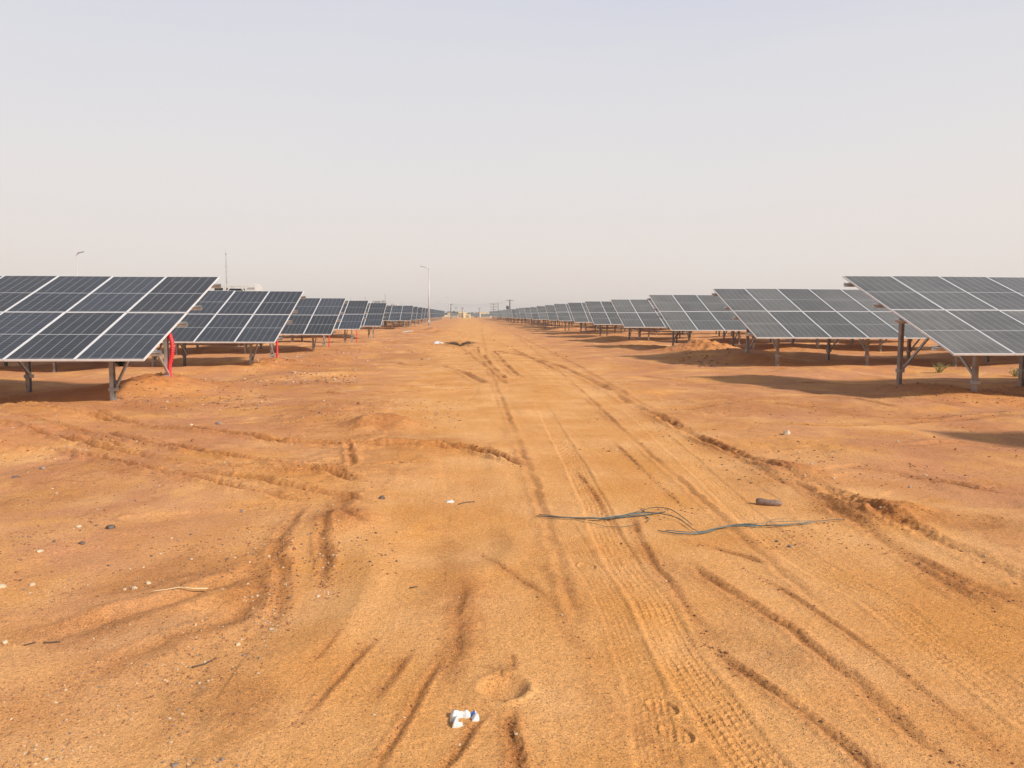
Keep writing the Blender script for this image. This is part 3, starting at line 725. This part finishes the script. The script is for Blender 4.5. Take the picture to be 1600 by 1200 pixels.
# ------------------------------------------------------------------ inverter stations
def station(px0, px1, Y, top, label, tone='white'):
    x0 = Q(px0,480,Y).x; x1 = Q(px1,480,Y).x; h = HCAM+(491-top)/F*Y; W_ = x1-x0
    e = empty('inverter_station', ((x0+x1)/2, Y, 0)); tag(e, label, 'inverter station', 'inverter stations among the left rows')
    H0 = h-2.6; a = -W_/2; wm_ = M['white'] if tone == 'white' else M['greyp']
    m = MB()
    for x in (a+.2, 0, -a-.2):
        for y in (.2, 2.2): m.box((x-.12,y-.12,-.2),(x+.12,y+.12,H0))
    m.build('stilts', M['greyp'], e)
    m = MB(); m.box((a,0,H0),(-a,2.44,H0+.18))
    fw = W_*.80                                                     # open framed bays, then the white cabinet
    for x in (a, a+fw*.36, a+fw*.40, a+fw-.1): m.box((x,0,H0+.18),(x+.1,.1,h-.1)); m.box((x,2.34,H0+.18),(x+.1,2.44,h-.1))
    m.box((a,0,h-.1),(a+fw,.1,h)); m.box((a,2.34,h-.1),(a+fw,2.44,h)); m.box((a,.1,h-.1),(a+.1,2.34,h)); m.box((a+fw-.1,.1,h-.1),(a+fw,2.34,h))
    for (x, sx) in ((a+fw*.44+.02,1),(a+fw-.12,-1)): m.bar((x,.05,h-.55),(x+sx*.42,.05,h-.08),.06,.09)
    m.build('container_frame', wm_, e)
    m = MB(); m.box((a+.2,.5,H0+.2),(a+fw*.33,2.0,h-.22)); m.build('transformer', M['dark'], e)
    m = MB()
    for k in range(5): m.box((a+.25+k*fw*.06,.32,H0+.5),(a+.30+k*fw*.06,.48,h-.5))
    m.build('radiator', M['greyp'], e)
    m = MB(); m.box((a+fw*.46,.4,H0+.2),(a+fw-.3,2.1,h-.28)); m.build('switchgear', M['dark'], e)
    m = MB(); m.box((a+fw+.02,.1,H0+.19),(-a,2.3,h-.02)); m.box((a+fw+.08,.16,h-.02),(-a-.08,2.2,h+.09)); c = m.build('cabinet', wm_, e)
    m = MB()
    for k in range(6): m.box((a+fw+.1,.06,h-.32-k*.28),(-a-.06,.098,h-.20-k*.28))
    m.build('louvre', M['greyp'], c)
station(329, 399.5, 66, 446.5, 'white framed inverter station with dark equipment seen over the second left solar table')
station(582, 601, 112, 470.5, 'dark inverter station peeking over the fifth left solar table', 'grey')
station(609, 621, 150, 474.5, 'small white inverter station peeking over the first table beyond the gap')

# ------------------------------------------------------------------ poles and gatehouse at the end of the road
def power_pole(px, Y, top, label, arms=(), rr=.14, box=None, m_='pole'):
    p = Q(px, 485, Y); h = HCAM+(491-top)/F*Y; e = empty('power_pole', (p.x, Y, 0)); tag(e, label, 'power pole', 'power poles on the horizon')
    m = MB(); m.tube([(0,0,-.2),(0,0,h)], [rr*1.2, rr], 8); m.build('pole', M[m_], e)
    for (z, wd) in arms:
        m = MB(); m.bar((-wd,0,h+z),(wd,0,h+z),.12,.14); a = m.build('crossarm', M['pole'], e)
        m = MB()
        for k in (-1, -.5, .5, 1): m.lump((k*wd*.92,0,h+z+.2),(.08,.08,.16),1,0)
        m.build('insulators', M['pole'], a)
    if box:
        m = MB(); m.tube([(box,-.1,h-3.3),(box,-.1,h-2.2)], .5, 10); m.box((min(0,box),-.15,h-3.45),(max(0,box),.05,h-3.3)); m.build('transformer', M['dark'], e)
    return e, h
pa, ha = power_pole(796.7, 290, 468.5, 'thick dark power pole with a drum transformer above the far right solar rows', ((-.25,1.3),), .26, -.85)
power_pole(771, 300, 474.5, 'power pole with three crossarms left of the thick dark pole', ((-.2,1.3),(-.9-.4,1.3),(-2.3,1.1)), .11)
power_pole(778.3, 310, 473, 'plain thin power pole between the crossarm pole and the thick dark pole', (), .13)
pb, hb = power_pole(704.5, 300, 475, 'grey power pole just right of the far white street lamp', ((-.3,.8),), .15)
power_pole(722.3, 330, 481, 'short dark pole over the brown gatehouse', ((-.2,.7),), .14)
power_pole(749, 420, 481, 'faint slim pole behind the pale walls at the road end', ((-.3,.9),), .12)
power_pole(712.5, 420, 480, 'faint slim pole between the grey power pole and the gatehouse', ((-.3,.9),), .10)
# sagging line between two of the poles
m = MB()
for dz in (0, -.5):
    a = Vector((pb.location.x, 300, hb+.1+dz)); b = Vector((pa.location.x, 290, ha-.1+dz))
    m.tube([a.lerp(b, t/14) - Vector((0,0,1.0*(1-(2*t/14-1)**2))) for t in range(15)], .02, 4)
tag(m.build('power_line', M['pole']), 'thin sagging power line strung from the grey pole to the thick dark pole', 'power line')

def block(px0, px1, Y, top, base_z, depth, mt, label, wins=(), name='building'):
    x0 = Q(px0,490,Y).x; x1 = Q(px1,490,Y).x; h = HCAM+(491-top)/F*Y
    e = empty(name, ((x0+x1)/2, Y, 0)); tag(e, label, 'building' if name == 'building' else 'gatehouse', 'buildings at the far end of the road')
    hw = (x1-x0)/2; m = MB(); m.box((-hw,0,base_z),(hw,depth,h)); m.build('wall', M[mt], e)
    m = MB(); m.box((-hw-.15,-.15,h),(hw+.15,depth+.15,h+.18)); m.build('roof', M['cream2'], e)
    for (a, b, z0, z1, mm) in wins:
        m = MB(); m.box((-hw+a*2*hw,-.04,z0),(-hw+b*2*hw,-.003,z1)); f = m.build('window', M[mm], e)
        m = MB()
        for k in (1, 2): zz = z0+(z1-z0)*k/3; m.box((-hw+a*2*hw,-.09,zz-.06),(-hw+b*2*hw,-.043,zz+.06))
        m.build('bar', M['cream'], f)
    return e
block(716.3, 728.5, 360, 487.3, -.1, 5, 'cream', 'tall cream gatehouse with brown shuttered bays at the far end of the road', ((.03,.26,.2,2.1,'brown'),(.30,.64,.2,2.1,'brown')), 'gatehouse')
block(727, 735.3, 345, 491.0, -.1, 4, 'cream', 'low cream kiosk with a dark opening right of the gatehouse', ((.12,.78,.15,1.2,'brown'),), 'gatehouse')
block(749, 753.5, 428, 488.2, -.1, 6, 'cream', 'small bright cream building left of the long yellow one on the horizon')
block(753.8, 768.5, 430, 488.0, -.1, 8, 'cream2', 'long pale yellow building behind the far right solar rows', ((.1,.25,.8,1.6,'glassd'),(.4,.55,.8,1.6,'glassd'),(.7,.85,.8,1.6,'glassd')))
block(699.5, 706, 420, 489.3, -.1, 8, 'cream2', 'low pale building on the horizon left of the gatehouse')
block(741, 747, 430, 489.4, -.1, 8, 'greyp', 'low grey shed on the horizon between kiosk and cream building')
# a far cross row of panels closing the view
for k, (a, b) in enumerate(((704.5,716.0),(735.5,750.5),(751.5,768))):
    Y = 400; x0 = Q(a,492,Y).x; nn = int((Q(b,492,Y).x-x0)/PITCHX)
    o = solar_table(1, x0, Y, (.5,.5,.25)[k], ['pale far cross row of solar panels left of the gatehouse','pale far cross row of solar panels right of the low kiosk','pale far cross row of solar panels in front of the long yellow building'][k], 0, ncol=max(3, nn))
    o['group'] = 'far cross rows of solar panels'; 
# boundary wall behind
m = MB(); x0 = Q(560,490,460).x; x1 = Q(990,490,460).x; m.box((x0,460,-.5),(x1,460.3,1.25))
for k in range(60): x = x0+(x1-x0)*k/59; m.box((x-.2,459.85,-.5),(x+.2,460.4,1.45))
tag(m.build('boundary_wall', M['cream2']), 'long low cream boundary wall running along the horizon', 'wall')
# far tree line: reads as one mass
rnd = random.Random(5); m = MB()
for (a, b, Y, hmin, hmax, dn) in ((700,724,480,2.2,3.4,30),(732,750,480,2.0,2.9,18),(620,700,520,1.6,3.2,40),(750,800,520,1.8,3.2,30)):
    xa, xb = Q(a,490,Y).x, Q(b,490,Y).x
    for k in range(dn):
        cx = rnd.uniform(xa, xb); cy = Y+rnd.uniform(-8,8); h = rnd.uniform(hmin, hmax); R_ = rnd.uniform(1.2,2.6)
        m.tube([(cx,cy,-.3),(cx,cy,h*.6)], .12, 5, 1)
        for q in range(70):
            th, ph = rnd.uniform(0,6.28), rnd.uniform(-.9,1.4); rr = R_*rnd.uniform(.4,1)
            c = Vector((cx+rr*math.cos(th)*math.cos(ph), cy+rr*math.sin(th)*math.cos(ph), h*.62+h*.4*math.sin(ph)*rnd.uniform(.5,1)))
            s_ = rnd.uniform(.15,.4); d1 = Vector((rnd.uniform(-1,1),rnd.uniform(-1,1),rnd.uniform(-1,1)))*s_; d2 = Vector((rnd.uniform(-1,1),rnd.uniform(-1,1),rnd.uniform(-1,1)))*s_
            m.add([c-d1-d2*.5, c+d1-d2*.5, c+d1*.3+d2, c-d1*.6+d2], [(0,1,2,3)], 0)
tag(m.build('distant_trees', [M['tree'], M['bark']]), kind='stuff')

# ------------------------------------------------------------------ plants
def tuft(px, py, h, n, spread, label, mt, seed, leaves=False):
    rnd = random.Random(seed); x, y = P(px, py); e = empty('plant', (x, y, gz(x, y))); tag(e, label, 'plant')
    m = MB(); lf = MB()
    for k in range(n):
        a = rnd.uniform(0,6.28); L_ = h*rnd.uniform(.5,1.05); out = spread*rnd.uniform(.15,1)
        b0 = Vector((rnd.gauss(0,.03),rnd.gauss(0,.03),-.02)); pr = []
        for t in range(5):
            q = t/4; pr.append(b0+Vector((math.cos(a)*out*q**1.3, math.sin(a)*out*q**1.3, L_*(q-.18*q*q*out/spread))))
        m.tube(pr, [.006,.005,.004,.003,.0012], 4)
        for t in range(6 if not leaves else 14):
            q = rnd.uniform(.3,1); i = min(3,int(q*4)); c = pr[i].lerp(pr[i+1], q*4-i)
            d = Vector((rnd.uniform(-1,1),rnd.uniform(-1,1),rnd.uniform(-.2,1)))*(.05 if not leaves else .06); sd_ = d.cross(Vector((0,0,1))).normalized()*(.008 if not leaves else .018)
            lf.add([c, c+d*.5+sd_, c+d, c+d*.5-sd_], [(0,1,2,3)], 0)
    m.build('stem', M[mt], e); lf.build('foliage', M[mt], e)
tuft(1467,578,.36,34,.30,'pale green grass tuft growing under the nearest right solar table','grass',1)
tuft(1588,584,.32,26,.26,'smaller pale grass tuft at the right edge under the solar table','grass',2)
tuft(190,573,.40,45,.45,'green leafy weed behind the lower edge of the nearest left solar table','leaf',3,True)

# ------------------------------------------------------------------ stones
STN = [
 (1229,683,.085,'stonew','angular white stone on the flat crust right of the road',1.0),
 (341,660,.085,'stoneg','flat grey stone among the wheel tracks below the nearest left table',.5),
 (184,621,.10,'stoned','dark stone at the foot of the front post of the nearest left table',.8),
 (299,664,.04,'stonew','small cream stone left of the flat grey stone',.8),
 (173,828,.055,'stoned','dark grey jagged stone in the left sand',.7),
 (67,735,.05,'stoneg','brown grey stone at left below the curved tracks',.8),
 (24,743,.05,'stoned','dark flat stone near the left edge below the curved tracks',.5),
 (232,909,.026,'stonew','white round stone, highest of the trio above the beige stick',.9),
 (210,918,.030,'stonew','white angular stone, middle of the trio above the beige stick',.7),
 (195,919,.018,'stonew','little white stone, leftmost of the trio above the beige stick',.9),
 (50,915,.030,'stonew','white stone near the left edge level with the stone trio',.8),
 (2,920,.035,'stonew','white stone cut by the left edge of the photo',.8),
 (8,1000,.022,'stonew','small cream stone at the left edge above the gravel',1.),
 (62,867,.035,'stonew','pale flat stone cluster piece in the far left sand',.6),
 (124,827,.035,'stonew','whitish stone left of the dark jagged stone',.6),
 (128,852,.035,'stoned','dark stone below the whitish one in the left sand',.6),
 (597,780,.045,'stoned','dark brown stone above the mound between the ruts',.9),
 (303,695,.05,'clod','reddish clod standing up between the curved tracks',1.3),
 (496,922,.020,'stonew','cream pebble at the foot of the broken ruts',.8),
 (273,1191,.024,'stoneg','flat grey slate chip at the bottom left of the photo',.35),
 (372,1002,.020,'stonew','pale pebble on the gravelly rim of the left rut',.9),
 (381,1022,.016,'stoneg','grey pebble beside the pale one on the rut rim',.8),
 (369,1118,.016,'clod','dark red clod on the gravel at lower left',.9),
 (406,1030,.013,'stoneg','pointed grey chip right of the gravel rim',1.2),
 (584,1118,.010,'stonew','tiny white pebble between the ruts left of the plastic bag',.8),
 (72,1176,.016,'stonew','cream pebble in the lower left corner',.8),
 (1235,854,.030,'stoneg','small grey stone below the strap on the right',.6),
 (1214,846,.022,'stoned','tiny dark stone left of the small grey one below the strap',.6),
 (1403,693,.030,'stonew','small cream stone on the crust right of the white stone',.8),
 (1494,705,.035,'clod','dark red stone in the sand at right beside the shadow',1.),
 (562,637,.07,'clod','dark clod on the stony patch left of the road',.9),
 (500,650,.05,'stoned','dark stone on the stony patch left of the road',.7),
 (470,568,.10,'stonew','pale stone on the soil heap beside the second left table',.7),
 (378,795,.03,'stoneg','small grey stone in the middle of the left sand',.6),
 (88,760,.04,'clod','brown clod beneath the brown grey stone at left',.6),
]
for i, (px, py, r, mt, lb, fl) in enumerate(STN):
    x, y = P(px, py); rnd = random.Random(100+i); z = gz(x, y); r *= .82
    m = MB(); m.lump((0,0,0),(r,r*rnd.uniform(.65,.9),r*fl*.75),2,.0)
    # cut a few flat faces and jitter for an angular stone
    pl = [(Vector((rnd.gauss(0,1),rnd.gauss(0,1),rnd.gauss(0,.8))).normalized(), r*rnd.uniform(.5,.8)) for _ in range(9)]
    vv = []
    for p in m.v:
        p = Vector(p)
        for nrm, dd_ in pl:
            k = p.dot(nrm)
            if k > dd_: p = p-nrm*(k-dd_)
        vv.append(tuple(p))
    m.v = vv
    tag(m.build('stone', M[mt], None, (x, y, z+r*fl*.14)), lb, 'stone', 'loose stones on the sand')

# gravel and clods: uncountable
rnd = random.Random(3); gm_ = MB()
def scatter(n, pxr, pyr, rmin, rmax, mats, poly=None, seed=0, clump=.0):
    rs = np.random.RandomState(seed); px = rs.uniform(*pxr, n*4); py = rs.uniform(*pyr, n*4)
    pts = np.array([P(a, b) for a, b in zip(px, py)]); 
    if clump: 
        keep = (fbm(pts[:,0]*1.3, pts[:,1]*1.3, 90+seed, 3) > clump)
        pts = pts[keep]
    pts = pts[:n]; z = relief(pts[:,0], pts[:,1], False)
    for (x, y), zz in zip(pts, z):
        k = rnd.random()**3; r = rmin+(rmax-rmin)*k
        gm_.lump((x,y,zz+r*.15),(r,r*rnd.uniform(.6,1),r*rnd.uniform(.4,.8)),1,.22,rnd.choice(mats),False,rnd)
# material indices: 0 white, 1 dark, 2 grey, 3 clod
scatter(1500,(0,430),(900,1200),.0018,.008,(0,2,3,3,3,3),seed=1,clump=-.05)
scatter(500,(250,420),(960,1200),.002,.010,(0,2,3,3,3),seed=2,clump=-.3)
scatter(500,(0,520),(730,930),.003,.014,(0,2,3,3,3,1),seed=3,clump=.0)
scatter(500,(380,460),(820,980),.003,.013,(0,3,3,3),seed=4)
scatter(260,(490,530),(800,930),.003,.012,(3,3,3,0),seed=5)
scatter(700,(180,420),(590,640),.008,.04,(3,3,3,3,3,3,2,0),seed=6,clump=.0)
scatter(700,(380,560),(548,600),.010,.045,(3,3,3,3,3,3,2,0),seed=7,clump=-.1)
scatter(600,(420,720),(625,670),.005,.022,(3,3,3,3,2,0),seed=8,clump=.0)
scatter(700,(900,1600),(590,760),.004,.02,(3,3,3,3,3,2,0),seed=9,clump=.15)
scatter(300,(1400,1600),(597,632),.008,.03,(3,3,3,3,2),seed=10)
scatter(350,(1160,1500),(700,860),.003,.011,(3,3,3),seed=11,clump=.1)
scatter(700,(430,1600),(850,1200),.0012,.0035,(0,3,3,2),seed=12)
scatter(700,(0,600),(620,740),.004,.018,(3,3,3,3,2,0),seed=13,clump=.1)
scatter(160,(1060,1140),(535,575),.02,.07,(3,3,3),seed=14)
scatter(200,(430,900),(510,560),.02,.06,(3,3,3,3,3,0),seed=15,clump=.15)
scatter(900,(0,620),(640,900),.003,.013,(3,3,3,3,1),seed=16,clump=.12)
scatter(700,(1000,1600),(600,830),.004,.016,(3,3,3,3,1),seed=17,clump=.18)
for (pts, dep, wd, berm, rg) in RUTP:
    if rg < .25: continue
    L_ = float(np.hypot(*np.diff(pts, axis=0).T).sum()); yy = float(pts[:,1].mean()); n_ = int(min(400, L_*rg*(110 if yy < 6 else 70 if yy < 14 else 12)))
    i_ = np.random.RandomState(int(dep*1e5)+len(pts)).randint(0, len(pts)-1, n_); rs = np.random.RandomState(n_+7)
    q = pts[i_]+(pts[i_+1]-pts[i_])*rs.rand(n_,1)+rs.normal(0, wd*1.1, (n_,2)); zq = relief(q[:,0], q[:,1], False)
    for (x, y), zz in zip(q, zq):
        rr_ = (.0012+.009*rnd.random()**4)*(.6+min(yy,14)/11)
        gm_.lump((x,y,zz+rr_*.2),(rr_,rr_*rnd.uniform(.6,1),rr_*rnd.uniform(.5,.8)),1,.25,3 if rnd.random() < .97 else 0,False,rnd)
tag(gm_.build('gravel', [M['stonew'],M['stoned'],M['stoneg'],M['clod']]), kind='stuff')

# ------------------------------------------------------------------ litter
def ground_path(pix, lift=.006, arc=None):
    pts = dens([P(*p) for p in pix], .03); z = relief(pts[:,0], pts[:,1], False); N = len(pts)
    zs = np.array([max(z[max(0,i-3):i+4]) for i in range(N)])
    lf = np.full(N, lift)
    if arc: lf = lf + arc*np.sin(np.linspace(0,math.pi,N))**2
    return [Vector((pts[i,0], pts[i,1], zs[i]+lf[i])) for i in range(N)]
def strap_bundle(name, strands, label):
    e = empty(name, ground_path([strands[0][0][0], strands[0][0][1]])[0]); o0 = e.location.copy(); tag(e, label, 'plastic strap')
    for (pix, r, lift, arc, mt) in strands:
        pp = [v-o0 for v in ground_path(pix, lift, arc)]; m = MB(); m.tube(pp, [.6*r*(.35+.65*math.sin(math.pi*min(1,max(0,(i+2)/(len(pp)+3))))**.4) for i in range(len(pp))], 6)
        m.build('strand', M[mt], e)
strap_bundle('plastic_strap', [
 ([(838,809),(870,811),(920,812),(960,811),(1010,807),(1040,803)], .010,.010,0,'strap'),
 ([(842,808),(880,813),(930,813),(975,809),(1015,806)], .008,.020,0,'strapg'),
 ([(905,812),(950,813),(1000,806),(1030,808),(1060,815),(1080,828),(1092,834)], .006,.012,.012,'strap'),
 ([(960,810),(1000,804),(1020,801),(1045,803),(1068,814),(1082,823)], .006,.012,.022,'strap'),
 ([(900,815),(935,821),(965,825),(1000,820)], .003,.006,0,'strap'),
 ([(980,808),(1005,809),(1015,813),(1010,818)], .004,.01,0,'strap')],
 'dark green plastic strap strands lying across the tyre marks, left half')
strap_bundle('plastic_strap', [
 ([(1028,831),(1055,836),(1085,837),(1110,833),(1135,826),(1165,825),(1210,825),(1270,821)], .009,.012,0,'strapg'),
 ([(1040,833),(1085,836),(1130,829),(1150,828),(1180,829)], .007,.020,0,'strapg'),
 ([(1090,836),(1120,830),(1160,824),(1220,826),(1275,819),(1320,817)], .006,.015,0,'strap'),
 ([(1150,826),(1200,823),(1270,820)], .004,.024,0,'strapg'),
 ([(1203,823),(1206,816),(1230,813)], .003,.01,0,'strapg')],
 'blue grey frayed plastic strap lying on the sand, right half')
# dark brown bottle-like roll
a = P(1181,788); b = P(1222,791); za = max(gz(*a), gz(*b))+.022
m = MB(); A = Vector((a[0],a[1],za)); B = Vector((b[0],b[1],za-.004))
prof = [(0,.020),(.05,.030),(.2,.033),(.45,.030),(.7,.031),(.85,.026),(.93,.016),(1,.013)]
m.tube([A.lerp(B,t)+Vector((0,0,.003*math.sin(t*9))) for t,_ in prof], [r for _,r in prof], 14)
tag(m.build('bottle', M['claytube']), 'dirty brown bottle lying on the sand between the strap and the right berm', 'bottle')
# dry stick
pp = ground_path([(237,929),(262,926),(280,923),(302,924),(325,921)], .006); m = MB(); m.tube(pp, [.003+.003*i/len(pp) for i in range(len(pp))], 6)
tag(m.build('stick', M['straw']), 'thin beige stick lying below the trio of white stones', 'stick')
for (pix, lb) in (([(37,1003),(48,1000),(55,998)], 'short dark twig at the lower left'), ([(68,998),(82,997),(94,996)], 'dark twig to the right of the short one at the lower left'), ([(640,919),(652,917)], 'tiny dark twig in the sand left of centre'), ([(300,1040),(320,1035),(337,1026)], 'dark twig on the gravelly rim at the lower left'), ([(716,788),(728,785),(742,784)], 'dark twig beside the crumpled white scrap near the centre')):
    pp = ground_path(pix, .004); m = MB(); m.tube(pp, .004, 5); tag(m.build('twig', M['bark']), lb, 'twig', 'dark twigs on the sand')
rnd = random.Random(77); x, y = P(716, 540); e = empty('dry_brush', (x, y, gz(x, y))); tag(e, 'heap of dry brown brush on the sand near the left edge of the road', 'dry branches')
for k in range(6):
    m = MB(); c = Vector((rnd.gauss(0,.22),rnd.gauss(0,.4),rnd.uniform(.02,.12)))
    for q in range(8):
        a = rnd.uniform(-.5,.5)+(0 if k % 2 else 3.14); L_ = rnd.uniform(.3,.95)
        m.tube([c, c+Vector((math.cos(a)*L_*.5,math.sin(a)*L_*.7,rnd.uniform(.03,.16))), c+Vector((math.cos(a)*L_,math.sin(a)*L_+rnd.uniform(-.2,.2),rnd.uniform(-.02,.14)))], [.014,.01,.004], 4)
    m.build('branch', M['bark'], e)
# crumpled plastic
def bag(px, py, w_, d_, h_, label, seed, blue=False, ring=False):
    rnd = random.Random(seed); x, y = P(px, py); n = 26; V = []; Fc = []; mi = []
    rs = np.random.RandomState(seed); ox, oy = rs.uniform(0, 99, 2)
    xs = np.linspace(-1, 1, n); G = np.meshgrid(xs, xs, indexing='ij'); U, W = G[0].ravel(), G[1].ravel()
    cr_ = fbm(U*2.4+ox, W*2.4+oy, seed, 4, .6); ed = 1+.3*noise(np.arctan2(W, U)*1.6+ox, U*0, seed+9)
    R_ = np.maximum(np.abs(U), np.abs(W)); sc_ = ed
    gx = x+U*w_*.5*sc_+cr_*w_*.06; gy = y+W*d_*.5*sc_+cr_*d_*.08
    zg = relief(gx, gy, False); dome = np.clip(1-R_**2, 0, 1)
    if ring: dome = np.exp(-((R_-.72)/.25)**2)*np.where((W > -.1) | (U < -.25), 1, .15)
    zz = zg + .003 + h_*(dome*(.55+.6*cr_)) - (.02 if ring else .004)*(R_ > .93) - (.014*(1-dome) if ring else 0)
    o0 = (x, y, gz(x, y)); V = [(gx[i]-o0[0], gy[i]-o0[1], zz[i]-o0[2]) for i in range(n*n)]
    m = MB(); fs = []
    for i in range(n-1):
        for j in range(n-1): fs.append((i*n+j, (i+1)*n+j, (i+1)*n+j+1, i*n+j+1))
    m.add(V, fs, 0, True)
    if blue:
        for k, f in enumerate(fs):
            i, j = divmod(k, n-1)
            if i > n*.66 and j > n*.72 and i+j < n*1.62: m.m[k] = 1
    o = m.build('plastic_bag', [M['bag'], M['bagb']], None, o0); so_ = o.modifiers.new('thickness', 'SOLIDIFY'); so_.thickness = .0012
    return tag(o, label, 'litter', 'plastic litter on the sand')
bag(727,1130,.105,.105,.030,'crumpled white plastic bag with a blue patch half buried at the bottom of the photo',21,True,True)
bag(703,784,.06,.05,.02,'small white plastic scrap with a twig near the centre of the sand',22)
bag(684,537,.62,.7,.16,'white plastic bag lying far off left of the road',23)
bag(637,520,.9,1.2,.07,'flat pale sheet lying in the gap between the left solar rows',24)
bag(1190,0+683,.001,.001,.0001,'x',25) if False else None
bag(597,690,.10,.10,.015,'pale crumpled scrap on the track below the red mound',26)

# ------------------------------------------------------------------ dusty air
hz = MB(); hz.box((-1300,-1300,-3),(1300,1300,14))
hm_ = bpy.data.materials.new('dusty_air'); hm_.use_nodes = True; n = hm_.node_tree; n.nodes.clear()
ou = n.nodes.new('ShaderNodeOutputMaterial'); pv = n.nodes.new('ShaderNodeVolumePrincipled')
pv.inputs['Color'].default_value = (1.0,.97,.93,1); pv.inputs['Density'].default_value = .0006; pv.inputs['Anisotropy'].default_value = .3
n.links.new(pv.outputs[0], ou.inputs['Volume'])
tag(hz.build('haze', hm_), kind='stuff')
